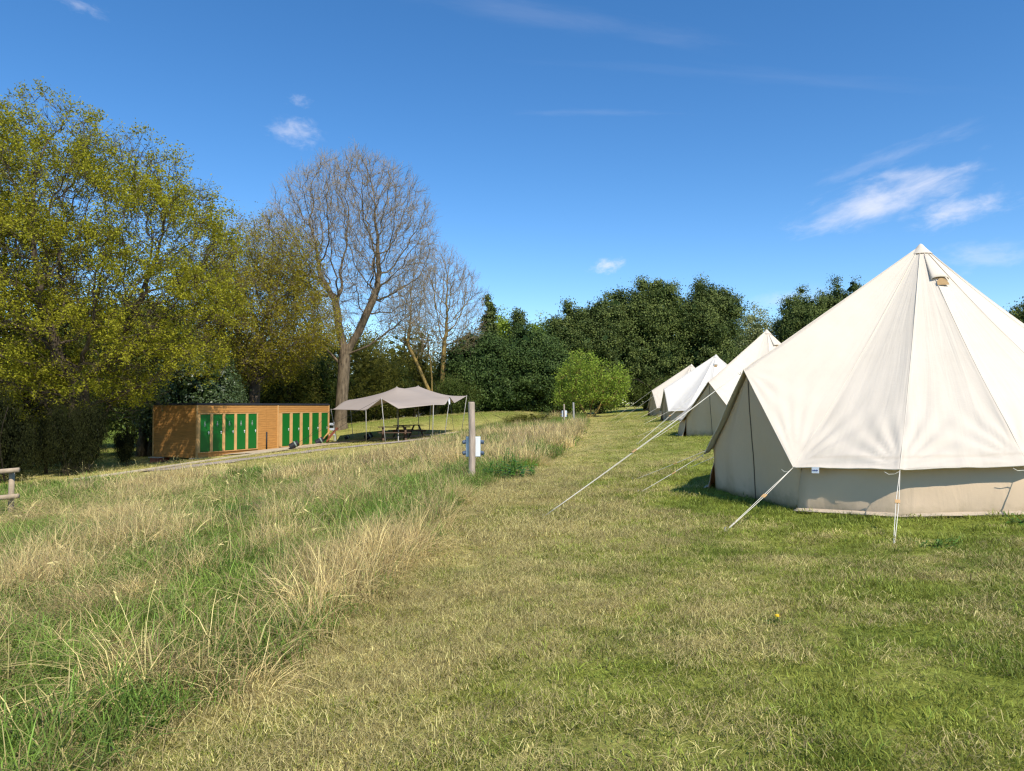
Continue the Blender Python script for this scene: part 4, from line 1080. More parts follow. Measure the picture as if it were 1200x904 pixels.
# ------------------------------------------------------------------ bell tents
def bell_tent(center, door_deg, canvas, wall, label, rope_over=None, wear=0, tag_on=False, seed=0):
    """door_deg: angle of the door, measured from the direction that faces -Y towards -X"""
    rng = np.random.default_rng(100 + seed)
    cx, cy = center; cz = g(cx, cy)
    root = empty('bell_tent', (cx, cy, cz)); tag(root, label, 'tent', 'bell tents pitched in a row')
    H = 3.27; RE = 3.0; ZE = 0.50; RW = 2.84; NP = 16; DA = 360.0 / NP
    AP_R, AP_Z = 2.76, 1.62
    def pol(deg, rho, z):
        a = R(deg); x = -rho * math.sin(a); y = -rho * math.cos(a)
        f = max(0.0, 1 - z / H)
        return np.array([x, y, z + (g(cx + x, cy + y) - cz) * f])
    def seam_pt(k, t):
        deg = door_deg + k * DA
        if k % NP == 0:
            r = 0.03 + (AP_R - 0.03) * t; z = H + (AP_Z - H) * t - 0.03 * math.sin(math.pi * t)
        else:
            r = 0.03 + (RE - 0.03) * t; z = H + (ZE - H) * t - 0.12 * math.sin(math.pi * t) ** 1.0
        return pol(deg, r, z)
    NU, NT = (30, 60) if seed == 1 else (14, 40)
    V = []; SE = []; UV = []
    idx = {}
    for k in range(NP):
        ph = rng.random(4) * 6.28
        for iu in range(NU + 1):
            if iu == NU: continue
            u = iu / NU
            for it in range(NT + 1):
                t = 1 - (1 - it / NT) ** 1.35
                a = seam_pt(k, t); b = seam_pt(k + 1, t)
                p = a * (1 - u) + b * u
                # panels belly inwards between seams
                s = 4 * u * (1 - u)
                nrm = np.array([p[0], p[1], 0]); L = np.linalg.norm(nrm) + 1e-6; nrm = nrm / L * .7; nrm[2] = .7
                p = p - nrm * (0.020 * s * math.sin(math.pi * min(1, t * 1.02)) * (0.4 + t))
                # tension folds that fan out from the guy points near the eave
                d0 = math.hypot(u * 1.15, (1 - t) * 3.3); d1 = math.hypot((1 - u) * 1.15, (1 - t) * 3.3)
                a0 = math.atan2((1 - t) * 3.3, u * 1.15 + 1e-3); a1 = math.atan2((1 - t) * 3.3, (1 - u) * 1.15 + 1e-3)
                w = math.exp(-d0 / .40) * math.sin(a0 * 17 + ph[0] + 3 * math.sin(d0 * 2)) * min(1, d0 * 2.2) + math.exp(-d1 / .40) * math.sin(a1 * 17 + ph[1] + 3 * math.sin(d1 * 2)) * min(1, d1 * 2.2)
                w += 0.55 * (fbm(u * 9 + k * 13, t * 2.2 - u, 44, 3) - .5) * max(0, t - .45) * 2 * s
                p = p + nrm * 0.036 * w * (1 if k not in (0, NP - 1) else .6)
                if iu == 0: p = p + nrm * 0.008
                idx[(k, iu, it)] = len(V); V.append(p)
                SE.append((1.0 if iu == 0 else 0.0) if 0 < it else 0); UV.append((k + u, t))
    faces = []
    def vid(k, iu, it):
        if iu == NU: k, iu = (k + 1) % NP, 0
        return idx[(k, iu, it)]
    # narrow flat-felled seam: extra columns close to each seam
    for k in range(NP):
        for iu in range(NU):
            for it in range(NT):
                faces.append((vid(k, iu, it), vid(k, iu, it + 1), vid(k, iu + 1, it + 1), vid(k, iu + 1, it)))
    V = np.array(V)
    sv = np.array([0.30 if abs(u_[1] - .957) < .006 and 1.1 < u_[0] < NP - 1.1 else 0.0 for u_ in UV])
    me = np_mesh('roof', V, [np.array(faces)], True, {'seam': ('POINT', 'FLOAT', sv)})
    uvl = me.uv_layers.new(name='UVMap')
    lv = np.zeros(len(me.loops), np.int32); me.loops.foreach_get('vertex_index', lv)
    uvl.data.foreach_set('uv', np.array(UV, np.float32)[lv].ravel())
    ro = link('roof', me, canvas, root)
    sm = ro.modifiers.new('thick', 'SOLIDIFY'); sm.thickness = 0.006; sm.offset = 0
    # seam welts and hem, sewn ribs of the same cloth
    mb = MB()
    for k in range(NP):
        pts = [V[vid(k, 0, it)] for it in range(1, NT + 1, 2)] + [V[vid(k, 0, NT)]]
        mb.tube(pts, 0.0055, 5)
    hem = []
    for k in range(NP):
        for iu in range(NU): hem.append(V[vid(k, iu, NT)])
    mb.tube(hem + [hem[0]], 0.008, 6, cap=False)
    mb.build('seam', canvas, ro, smooth=True)
    cap = MB(); pts = []
    cap.tube([pol(0, 0, H + .055), pol(0, 0, H + .04), pol(0, 0, H + .0), pol(0, 0, H - .10)], [.008, .028, .058, .150], 16, cap=False)
    cap.build('peak_cap', canvas, root, smooth=True)
    # vents
    for dv in (-73, -163, -253):
        deg = door_deg + dv
        hb = MB(); lens = MB()
        t0, t1 = 0.045, 0.175
        def onroof(t, off, lat):
            r = 0.03 + (RE - .03) * t; z = H + (ZE - H) * t - 0.12 * math.sin(math.pi * t)
            p = pol(deg, r, z); a = R(deg)
            out = np.array([-math.sin(a) * .68, -math.cos(a) * .68, .73]); side = np.array([math.cos(a), -math.sin(a), 0])
            return p + out * off + side * lat
        rows = []
        for i in range(7):
            f = i / 6; t = t0 + (t1 - t0) * f; w = .03 + .085 * f; lift = .010 + .042 * f ** 1.5
            rows.append([onroof(t, lift * math.sin(math.pi * j / 10) ** .7 + .004, w * math.cos(math.pi * j / 10)) for j in range(11)])
        vv = [p for r_ in rows for p in r_]; ff = [(i * 11 + j, i * 11 + j + 1, (i + 1) * 11 + j + 1, (i + 1) * 11 + j) for i in range(6) for j in range(10)]
        hb.add(vv, ff); h = hb.build('vent_hood', canvas, root, smooth=True)
        sm = h.modifiers.new('thick', 'SOLIDIFY'); sm.thickness = 0.006
        lo = [onroof(t1 + .029 - .025 * math.sin(math.pi * j / 10), .016 + .026 * math.sin(math.pi * j / 10), .076 * math.cos(math.pi * j / 10)) for j in range(11)]
        hi = [onroof(t1 + .030, .014, .076 * math.cos(math.pi * j / 10)) for j in range(11)]
        lens.add(lo + hi, [(j, j + 1, 12 + j, 11 + j) for j in range(10)])
        lens.build('vent_mesh', M['vent'], h)
    # wall panels round the back, from door jamb to door jamb
    V = []; UVw = []
    cols = []
    span = NP - 2; NUW = 8
    for k in range(1, 1 + span):
        for iu in range(NUW + (1 if k == span else 0)):
            u = iu / NUW; cols.append((k, u))
    NZ = 8
    for ci, (k, u) in enumerate(cols):
        da = door_deg + k * DA; db = da + DA
        for iz in range(NZ + 1):
            z = -0.03 + (0.54 + .03) * iz / NZ
            a = pol(da, RW, z); b = pol(db, RW, z); p = a * (1 - u) + b * u
            s = 4 * u * (1 - u); nrm = np.array([p[0], p[1], 0]); nrm /= np.linalg.norm(nrm)
            fz = iz / NZ
            p = p + nrm * (0.03 * s * math.sin(math.pi * fz) * (.4 + fbm(k * 1.7 + seed, 0.5, 9, 2)) + 0.075 * (1 - .6 * fz) * (fbm(k * 2 + u * 2 + fz * 1.2, fz * 1.2 + seed, 14, 3) - .5) * 2 + 0.115 * (1 - fz))
            V.append(p); UVw.append((k + u, fz))
    ff = [(c * (NZ + 1) + i, (c + 1) * (NZ + 1) + i, (c + 1) * (NZ + 1) + i + 1, c * (NZ + 1) + i + 1) for c in range(len(cols) - 1) for i in range(NZ)]
    me = np_mesh('wall', np.array(V), [np.array(ff)], True)
    uvl = me.uv_layers.new(name='UVMap'); lv = np.zeros(len(me.loops), np.int32); me.loops.foreach_get('vertex_index', lv)
    uvl.data.foreach_set('uv', (np.array(UVw, np.float32) * np.array([1, .4], np.float32))[lv].ravel())
    wo = link('wall', me, wall, root); sm = wo.modifiers.new('thick', 'SOLIDIFY'); sm.thickness = 0.005
    # mud flap along the foot of the wall
    V = []; nC = len(cols) * 3
    for ci in range(nC):
        f = ci / (nC - 1) * (len(cols) - 1); k, u = cols[int(min(f, len(cols) - 1))]; u = u + (f - int(f)) / NUW
        da = door_deg + k * DA
        for j in range(5):
            v = j / 4
            a = pol(da, RW, 0); b = pol(da + DA, RW, 0); p = a * (1 - u) + b * u; nrm = np.array([p[0], p[1], 0]); nrm /= np.linalg.norm(nrm)
            wv = fbm(ci * .21, v * .9 + seed, 15, 3) - .5
            p = p + nrm * (0.11 + .055 * v * (1 + 1.6 * wv)); p[2] += 0.04 * (1 - v) ** 1.5 + 0.035 * (wv + .35) * math.sin(math.pi * v * .8) + .006
            V.append(p)
    ff = [(c * 5 + i + 1, (c + 1) * 5 + i + 1, (c + 1) * 5 + i, c * 5 + i) for c in range(nC - 1) for i in range(4)]
    me = np_mesh('mud_flap', np.array(V), [np.array(ff)], True); uvl = me.uv_layers.new(name='UVMap')
    fo = link('mud_flap', me, M['canvas_skirt'], root); sm = fo.modifiers.new('thick', 'SOLIDIFY'); sm.thickness = 0.006
    # door panel: flat canvas wedge set back under the hood
    Lb = pol(door_deg + DA, RW, -.01); Rb = pol(door_deg - DA, RW, -.01); Tp = pol(door_deg, AP_R - .07, AP_Z - .035)
    Le = pol(door_deg + DA, RW + .02, ZE + .08); Re = pol(door_deg - DA, RW + .02, ZE + .08)
    V = []; UVd = []; NX, NZd = 24, 20
    outn = np.array([-math.sin(R(door_deg)), -math.cos(R(door_deg)), 0])
    for iz in range(NZd + 1):
        fz = iz / NZd
        if fz < .3: q = fz / .3; a = Lb * (1 - q) + Le * q; b = Rb * (1 - q) + Re * q
        else: q = (fz - .3) / .7; a = Le * (1 - q) + Tp * q; b = Re * (1 - q) + Tp * q
        for ix in range(NX + 1):
            u = ix / NX; p = a * (1 - u) + b * u
            fold = 0.040 * math.sin(u * 17 + seed + 2 * fz + 2 * math.sin(u * 5)) * (1 - fz) * (4 * u * (1 - u)) ** .5 + 0.03 * (fbm(u * 4, fz * 3 + seed, 19, 3) - .5)
            p = p + outn * (fold + 0.05 * math.sin(math.pi * fz) * 4 * u * (1 - u) * .4)
            V.append(p); UVd.append((u * 2, fz))
    ff = [(i * (NX + 1) + j, (i + 1) * (NX + 1) + j, (i + 1) * (NX + 1) + j + 1, i * (NX + 1) + j + 1) for i in range(NZd) for j in range(NX)]
    Vd = np.array(V)
    me = np_mesh('door', Vd, [np.array(ff)], True); uvl = me.uv_layers.new(name='UVMap'); lv = np.zeros(len(me.loops), np.int32); me.loops.foreach_get('vertex_index', lv)
    uvl.data.foreach_set('uv', np.array(UVd, np.float32)[lv].ravel())
    do = link('door', me, wall, root); sm = do.modifiers.new('thick', 'SOLIDIFY'); sm.thickness = 0.005
    zb = MB(); zb.tube([Vd[i * (NX + 1) + NX // 2] + outn * .008 for i in range(NZd)], 0.009, 5); zb.build('zip', M['zip'], do)
    # guy ropes with sliders and pegs
    def rope(p0, p1, doubled=.028, sl=.45):
        p0 = np.array(p0); p1 = np.array(p1); d = p1 - p0; L = np.linalg.norm(d); side = np.cross(d / L, [0, 0, 1.0]); side /= np.linalg.norm(side) + 1e-9
        mb = MB()
        S = p0 + d * sl
        for sgn in (-1, 1):
            pts = []
            for i in range(9):
                t = i / 8; q = p0 + d * t; w = doubled * min(t / sl, 1) if t < sl else doubled * (1 - .7 * (t - sl) / (1 - sl))
                q = q + side * w * sgn * .5; q[2] -= .03 * L * .2 * math.sin(math.pi * t); pts.append(q)
            mb.tube(pts, .0036, 5)
        # loose tail of the knot
        tl = [p0 + d * .04 / L, p0 + side * .05 + np.array([0, 0, -.05]), p0 + side * .11 + np.array([0, 0, -.055]), p0 + side * .15 + np.array([0, 0, -.03])]
        mb.tube(tl, .004, 5)
        r = mb.build('guy_rope', M['rope'], root, smooth=True)
        ds = d / L
        MB().bar(S - ds * .035 - np.array([0, 0, .01]), S + ds * .035 - np.array([0, 0, .01]), doubled + .02, .014).build('slider', M['slider'], r, bevel=.004)
        pg = MB().tube([p1 - np.array([0, 0, .10]) - ds * .02, p1 + np.array([0, 0, .015]), p1 + np.array([0, 0, .045]) - ds * .012, p1 + np.array([0, 0, .03]) - ds * .03], .005, 6).build('peg', M['peg'], r)
        return r
    for k in range(1, NP):
        deg = door_deg + k * DA; e = pol(deg, RE + .01, ZE - .0)
        ln_ = 1.42 + .12 * (rng.random() - .5)
        if k == 1: ln_ = .98
        pg = pol(deg + rng.normal(0, .8), RE + ln_, 0); pg[2] = g(cx + pg[0], cy + pg[1]) - cz
        rope(e, pg)
    e = pol(door_deg, AP_R + .02, AP_Z); pg = pol(door_deg + 3.0, AP_R + 2.72, 0); pg[2] = g(cx + pg[0], cy + pg[1]) - cz
    rope(e, pg, .05, .55)
    if tag_on:
        # small white sewn label hanging from the hem beside the door
        k = NP - 2; fu = 0.77
        a = pol(door_deg + k * DA, RE + .018, ZE - .005); b = pol(door_deg + (k + 1) * DA, RE + .018, ZE - .005)
        c = a * (1 - fu) + b * fu; sd_ = (b - a) / np.linalg.norm(b - a); nn = np.array([c[0], c[1], 0]); nn /= np.linalg.norm(nn)
        lb = MB(); q = [c + sd_ * sx * .042 + np.array([0, 0, 1]) * sz for sx, sz in ((-1, -.052), (1, -.052), (1, .018), (-1, .018))]
        lb.add([p + nn * .001 for p in q] + [p + nn * .004 for p in q], [(4, 5, 6, 7), (3, 2, 1, 0), (0, 1, 5, 4), (1, 2, 6, 5), (2, 3, 7, 6), (3, 0, 4, 7)])
        l = lb.build('sewn_tag', M['label'], root)
        ink = MB()
        for j in range(8):
            h0 = .010 + .004 * ((j * 7) % 3)
            pc = c + sd_ * (-.030 + j * .0085) + np.array([0, 0, -.020]) + nn * .0062
            qq = [pc + sd_ * sx * .0030 + np.array([0, 0, 1]) * sz * h0 for sx, sz in ((-1, -.5), (1, -.5), (1, .5), (-1, .5))]
            ink.add(qq, [(0, 1, 2, 3)])
            if j % 2: ink.add([pc + sd_ * sx * .006 + np.array([0, 0, 1]) * sz * .002 for sx, sz in ((-1, -1), (1, -1), (1, 1), (-1, 1))], [(0, 1, 2, 3)])
        ink.build('tag_lettering', M['label_ink'], l)
    return root

bell_tent(TENTS[0], 78, M['canvas_cream'], M['canvas_wall'], 'biggest cream bell tent, with small white tag sewn on its eave', tag_on=True, seed=1)
bell_tent(TENTS[1], 58, M['canvas_cream'], M['canvas_wall'], 'cream bell tent standing between the biggest tent and the white tent', seed=2)
bell_tent(TENTS[2], 90, M['canvas_white'], M['canvas_wall'], 'white bell tent, its canvas whiter than the cream tents around it', seed=3)
bell_tent(TENTS[3], 84, M['canvas_cream'], M['canvas_wall'], 'cream bell tent at the far end of the row, mostly hidden by the white tent', seed=4)

# ------------------------------------------------------------------ toilet cabins
def cabins():
    P0 = Vector((-16.77, 40.0, 0)); e = Vector((0.3887, 0.9214, 0)); n = Vector((0.9214, -0.3887, 0))
    L, D = 11.4, 3.1; z0, z1 = -1.32, 1.50
    root = empty('toilet_block', (P0.x, P0.y, z0), 0); tag(root, 'long low timber toilet block with ten green doors and flat dark roof', 'building')
    Mx = Matrix.Identity(4)
    # local frame: x along front, y towards the back, z up ; origin at P0, z0
    rot = math.atan2(e.y, e.x); root.rotation_euler = (0, 0, rot)
    # local +x = e ; local +y = (-sin,cos) = (-.92,.39) = -n  -> back
    Hh = z1 - z0
    w = MB()
    w.box((L / 2, D / 2, Hh / 2), (L - .06, D - .06, Hh - .01))
    bh = .14; nb = int(Hh / bh)
    doors = [0.17 + i * .90 for i in range(5)] + [6.70 + i * .965 for i in range(5)]
    dz0, dz1 = .30, 2.32
    for i in range(nb):
        zc = (i + .5) * Hh / nb; hh = Hh / nb - .012
        segs = [(0, L)]
        if dz0 - .02 < zc < dz1 + .06:
            segs = [(4.60, 6.62)]
            segs += [(0, .12)]
        for a, b in segs:
            for (p, q) in ((a, min(b, 5.36)), (max(a, 5.37), min(b, 6.30)), (max(a, 6.31), b)):
                if q - p > .02: w.box(((p + q) / 2, -.0, zc), (q - p - .006, .05, hh))
        w.box((-.0, D / 2, zc), (.05, D - .05, hh)); w.box((L, D / 2, zc), (.05, D - .05, hh)); w.box((L / 2, D, zc), (L, .05, hh))
    w.build('wall', M['cedar'], root)
    for k, s in enumerate(doors):
        dw = .70
        d = MB().box((s + dw / 2, -.035, (dz0 + dz1) / 2), (dw, .04, dz1 - dz0 - .02)).build('door', M['door_green'], root, bevel=.004)
        hd = MB(); hd.box((s + dw - .09, -.062, dz0 + 1.02), (.045, .014, .15)); hd.tube([(s + dw - .09, -.065, dz0 + 1.05), (s + dw - .09, -.105, dz0 + 1.05), (s + dw - .20, -.105, dz0 + 1.05)], .011, 6)
        hd.build('handle', M['metal_white'], d)
        if k < 5:
            sg = MB(); cx, cz = s + dw * .47, dz0 + 1.52
            sg.tube([(cx, -.056, cz + .08), (cx, -.064, cz + .08)], .035, 12)
            sg.add([(cx - .03, -.060, cz + .035), (cx + .03, -.060, cz + .035), (cx + .07, -.060, cz - .09), (cx - .07, -.060, cz - .09)], [(0, 1, 2, 3)])
            sg.box((cx - .025, -.060, cz - .13), (.02, .006, .08)); sg.box((cx + .025, -.060, cz - .13), (.02, .006, .08))
            sg.build('door_sign', M['sign_grey'], d)
    for (grp, a0) in ((doors[:5], .0), (doors[5:], 0)):
        f = MB(); pitch = grp[1] - grp[0]
        for s in grp: f.box((s - (pitch - .70) / 2, -.045, (dz0 + dz1) / 2 + .0), (pitch - .70 - .012, .07, dz1 - dz0 + .02))
        f.box((grp[-1] + .70 + .05, -.045, (dz0 + dz1) / 2), (.09, .07, dz1 - dz0 + .02))
        f.box(((grp[0] + grp[-1] + .7) / 2, -.047, dz1 + .035), (grp[-1] - grp[0] + .7 + .24, .075, .05))
        f.box(((grp[0] + grp[-1] + .7) / 2, -.047, dz0 - .03), (grp[-1] - grp[0] + .7 + .24, .075, .04))
        f.build('door_frame', M['cedar_light'], root, bevel=.004)
    # corner boards and the joint between the two cabins
    for (x, y) in ((-.012, -.012), (L + .012, -.012), (-.012, D + .012), (6.33, -.03)): MB().box((x, y, Hh / 2 + .002), (.08, .08, Hh - .03)).build('corner_board', M['cedar_light'], root, bevel=.005)
    r = MB(); r.box((L / 2, D / 2, Hh + .045), (L + .14, D + .14, .07)); r.box((L / 2, D / 2, Hh + .09), (L + .05, D + .05, .03)); ro = r.build('roof', M['roof_dark'], root, bevel=.006)
    MB().tube([(5.33, -.06, .1), (5.33, -.06, 1.22)], .045, 8).build('drain_pipe', M['black'], root, smooth=True)
    for (x, y, wd) in ((.15, .12, .5), (.15, D - .3, .8), (3.0, .1, .5), (6.3, .1, .5)):
        gx = root.matrix_world
        p = P0 + e * x - n * y; zg = g(p.x, p.y) - z0
        if -zg > .0:
            MB().box((x, y, (zg - .1) / 2 - .03), (wd, wd * .7, -zg + .04)).build('brick_pier', M['brick'], root)
            MB().box((x, y, -.03), (wd + .12, wd * .7 + .14, .045)).build('pier_slab', M['concrete'], root, bevel=.004)
        else: MB().box((x, y, -.06), (wd, wd * .7, .10)).build('brick_pier', M['brick'], root)
cabins()

def small_things():
    # timber edging beside the cabins
    # planks laid on the ground as edge of the path
    pts = [(-15.4, 26.5), (-14.5, 29.1), (-13.9, 33.0), (-13.2, 36.6), (-12.4, 41.0), (-11.6, 45.5)]
    for k, (a, b) in enumerate(zip(pts[:-1], pts[1:])):
        mb = MB(); A = Vector((a[0], a[1], g(*a) + .09)); B = Vector((b[0], b[1], g(*b) + .09))
        mb.bar(A, B, .12, .07)
        o = mb.build('edging_board', M['edging'], bevel=.008)
        words = ['pale edging board beside the long grass before the gravel', 'pale edging board level with the start of the gravel path',
                 'pale edging board along the gravel before the shadowed cabin end', 'pale edging board opposite the first green doors', 'pale edging board in front of the far row of green doors'][k]
        tag(o, words, 'edging board', 'pale timber edging boards of the path')
    # rail fence at the left edge
    fr = empty('rail_fence', (-10.3, 15.5, g(-10.3, 15.5))); tag(fr, 'rustic post and rail fence end of rounded grey-brown timber', 'fence')
    z0 = fr.location.z
    def lp(x, y, z): return (x + 10.3, y - 15.5, z - z0)
    for (x, y) in ((-10.3, 15.5), (-12.6, 15.1)):
        zg = g(x, y); MB().tube([lp(x, y, zg - .2), lp(x, y, zg + .5), lp(x + .01, y, zg + .93)], [.058, .055, .052], 12).build('post', M['rail_wood'], fr, smooth=True)
    for hz in (.97, .44):
        a = lp(-10.08, 15.42 - .02, g(-10.3, 15.5) + hz); b = lp(-12.95, 14.95, g(-12.6, 15.1) + hz - .02)
        m = [(a[i] * .5 + b[i] * .5) for i in range(3)]; m[2] -= .02
        MB().tube([a, m, b], [.05, .053, .051], 12).build('rail', M['rail_wood'], fr, smooth=True)
    # hook-up posts with meter boxes
    def hookup(x, y, h, w, lab, box=True, tone='post_wood', boxw=.29, grp='timber posts with electric boxes'):
        zg = g(x, y); o = empty('hookup_post', (x, y, zg)); tag(o, lab, 'post', grp)
        mb = MB(); n = 14
        prof = [(-.25, 1.0), (0, 1.0), (h * .5, .98), (h - .03, .96), (h, .86)]
        mb.tube([(0.01 * math.sin(z * 3), 0, z) for z, r in prof], [w * r for z, r in prof], n); mb.build('post', M[tone], o, smooth=False, bevel=.004)
        if box:
            b = MB(); b.box((.02, w + .075, .70), (boxw, .13, .40)); bo = b.build('meter_box', M['box_white'], o, bevel=.012)
            MB().box((.02, w + .075, .70), (boxw + .012, .02, .412)).build('box_seam', M['sign_grey'], bo)
            for sx in (-1, 1):
                for sz in (.58, .80):
                    MB().tube([(.02 + sx * boxw / 2, w + .075, sz), (.02 + sx * (boxw / 2 + .07), w + .055, sz - .015)], [.042, .036], 10).build('socket', M['socket'], bo, smooth=False, bevel=.005)
        return o
    hookup(-0.80, 15.0, 1.60, .069, 'round weathered timber post with white electric box, standing in long grass beside the mown strip')
    x1 = W(661, 47); hookup(x1, 47, 1.30, .05, 'brown stake with small white box far along the meadow edge', boxw=.30)
    x2 = W(672, 46.5); hookup(x2, 46.5, 1.36, .06, 'plain pale grey stake next to the brown stake with white box', box=False, tone='pole', grp=None)

    # picnic tables
    def picnic(x, y, rz, lab):
        zg = g(x, y) + .05; o = empty('picnic_table', (x, y, zg), rz); tag(o, lab, 'picnic table', 'dark picnic tables under the canopy')
        t = MB(); [t.box((0, -.31 + i * .155, .74), (1.8, .145, .04)) for i in range(5)]; t.build('table_top', M['table_wood'], o, bevel=.005)
        for s in (-1, 1):
            b = MB(); [b.box((0, s * (.66 + i * .15), .44), (1.8, .14, .04)) for i in range(2)]; b.build('seat', M['table_wood'], o, bevel=.005)
            f = MB(); X = s * .62
            f.bar((X, -.70, 0), (X, -.22, .72), .05, .1, (1, 0, 0)); f.bar((X, .70, 0), (X, .22, .72), .05, .1, (1, 0, 0)); f.bar((X + .05, -.80, .40), (X + .05, .80, .40), .05, .1)
            f.build('leg_frame', M['table_wood'], o)
        return o
    picnic(W(462, 42.6), 42.6, R(12), 'dark timber picnic table under the front peak of the canopy')
    picnic(W(479, 46.0), 46.0, R(48), 'dark picnic table seen end-on, set behind the front one')
    # ballast drums with ropes
    k = 0
    for (px, d, lab) in ((345, 41.5, 'black ballast drum on the gravel before the far green doors'), (375, 45.5, 'black ballast drum at the far corner of the toilet block'),
                      (407, 49.5, 'smallest black ballast drum beside the left pole of the canopy'), (432, 47.5, 'black ballast drum at the edge of the canopy shade beside the tables')):
        x = W(px, d); zg = g(x, d) + .06
        o = empty('ballast_drum', (x, d, zg), R(20)); tag(o, lab, 'weight', 'black ballast drums holding the canopy')
        M3 = Matrix.Rotation(R(62), 3, 'Y'); c = Vector((0, 0, .20))
        f = lambda t: tuple(c + M3 @ Vector((0, 0, t)))
        s = .62 if k == 2 else 1.0
        MB().tube([f(-.26 * s), f(-.25 * s), f(0), f(.25 * s), f(.26 * s)], [.15 * s, .17 * s, .175 * s, .17 * s, .15 * s], 18).build('drum', M['black'], o, smooth=False, bevel=.01)
        MB().tube([f(.05), f(.12)], [.182 * s, .182 * s], 18).build('strap', M['sign_grey'], o)
        k += 1
    # things at the far end of the cabins
    x, y = W(388.5, 51.6), 51.6; zg = g(x, y)
    o = empty('garden_chair', (x, y, zg), R(25)); tag(o, 'pale grey slatted frame chair standing past the far end of the toilet block', 'chair')
    lf = MB(); [lf.bar((sx * .24, sy * .22, 0), (sx * .22, sy * .22, .46 if sy < 0 else 1.35), .04, .04) for sx in (-1, 1) for sy in (-1, 1)]; lf.build('frame', M['chair_grey'], o)
    MB().box((0, 0, .47), (.5, .48, .04)).build('seat', M['chair_grey'], o)
    bk = MB(); bk.box((0, .22, .85), (.5, .03, .16)); bk.box((0, .22, 1.2), (.5, .03, .16)); bk.build('backrest', M['chair_grey'], o)
    x, y = W(390, 50.2), 50.2; zg = g(x, y)
    o = MB().bar((x - .45, y, zg + .04), (x + .25, y + .3, zg + .95), .75, .05).build('rust_board', M['red_board'], bevel=.01); tag(o, 'rust-red board leaning at the far end of the toilet block', 'board')
    x, y = W(383, 50.0), 50.0
    o = MB().bar((x - .35, y - .35, g(x, y)), (x + .22, y + .1, g(x, y) + .85), .1, .05).build('timber_prop', M['cedar_light'], bevel=.01); tag(o, 'pale timber prop leaning beside the rust-red board', 'board')
    # slate-roofed shed behind
    x, y = W(317, 63), 60; zg = g(x, y); o = empty('garden_shed', (x, y, zg), R(10)); tag(o, 'small shed with grey slate roof half hidden behind the cabin roof', 'shed')
    MB().box((0, 0, 1.0), (3.0, 2.4, 2.0)).build('wall', M['cedar'], o)
    rf = MB(); rf.add([(-1.7, -1.4, 1.98), (1.7, -1.4, 1.98), (1.7, 0, 2.95), (-1.7, 0, 2.95), (1.7, 1.4, 1.98), (-1.7, 1.4, 1.98)], [(0, 1, 2, 3), (3, 2, 4, 5), (0, 3, 5), (1, 4, 2), (0, 5, 4, 1)]); rf.build('roof', M['slate'], o)
    # pale house glimpsed through the wood
    x, y = W(470, 98), 98; zg = g(x, y); o = empty('house', (x, y, zg), R(-8)); tag(o, 'pale rendered house glimpsed through the wood above the canopy', 'house')
    MB().box((0, 0, 1.9), (5, 6, 3.8)).build('wall', M['render_white'], o)
    rf = MB(); rf.add([(-2.8, -3.3, 3.7), (2.8, -3.3, 3.7), (2.8, 0, 6.0), (-2.8, 0, 6.0), (2.8, 3.3, 3.7), (-2.8, 3.3, 3.7)], [(0, 1, 2, 3), (3, 2, 4, 5), (0, 3, 5), (1, 4, 2), (0, 5, 4, 1)]); rf.build('roof', M['slate'], o)
    for xx in (-1.4, 1.4): MB().box((xx, -3.02, 2.2), (1.0, .06, 1.1)).build('window', M['glass_dark'], o)
    # broad-leaved weeds
    rng = np.random.default_rng(5)
    def weed(x, y, n, L, lab, rise=.6, wd=.34, name='dock_plant'):
        zg = g(x, y); V = []; Q = []; val = []
        for k in range(n):
            a = rng.uniform(0, 6.28); l = L * rng.uniform(.6, 1.15); up = rise * rng.uniform(.4, 1.4); w = l * wd * .5; v = rng.random(); st = 0
            d = np.array([math.cos(a), math.sin(a), 0]); s = np.array([-d[1], d[0], 0]); b0 = len(V)
            z00 = rng.uniform(0, .5 * L) if n > 20 else 0
            for i in range(7):
                t = i / 6; p = d * (l * t * .75 + st) + np.array([0, 0, z00 + l * (up * t - .55 * t * t * up * .9)]); ww = w * math.sin(math.pi * min(1, .08 + t * .92)) ** .8
                V += [p - s * ww + np.array([0, 0, .15 * ww]), p, p + s * ww + np.array([0, 0, .15 * ww])]
                if i:
                    c = b0 + 3 * i; Q += [(c - 3, c - 2, c + 1, c), (c - 2, c - 1, c + 2, c + 1)]; val += [v, v]
        me = np_mesh(name, np.array(V), [np.array(Q)], True, {'v': ('FACE', 'FLOAT', np.array(val))}); me.materials.append(M['leaf_weed'])
        o = link(name, me, None, None, (x, y, zg)); tag(o, lab, 'plant', 'broad leaved weeds in the grass')
    weed(-2.05, 4.05, 6, .16, 'dock plant with broad leaves at the foot of the meadow edge', .9)
    weed(-1.72, 3.72, 5, .13, 'small bright upright dock leaves on the straw beside the mown strip', 1.5)
    weed(-2.5, 3.95, 6, .15, 'low dock rosette among green blades near the bottom edge', .8)
    weed(-4.5, 9.2, 10, .28, 'large dock rosette half sunk in the tall straw', 1.0)
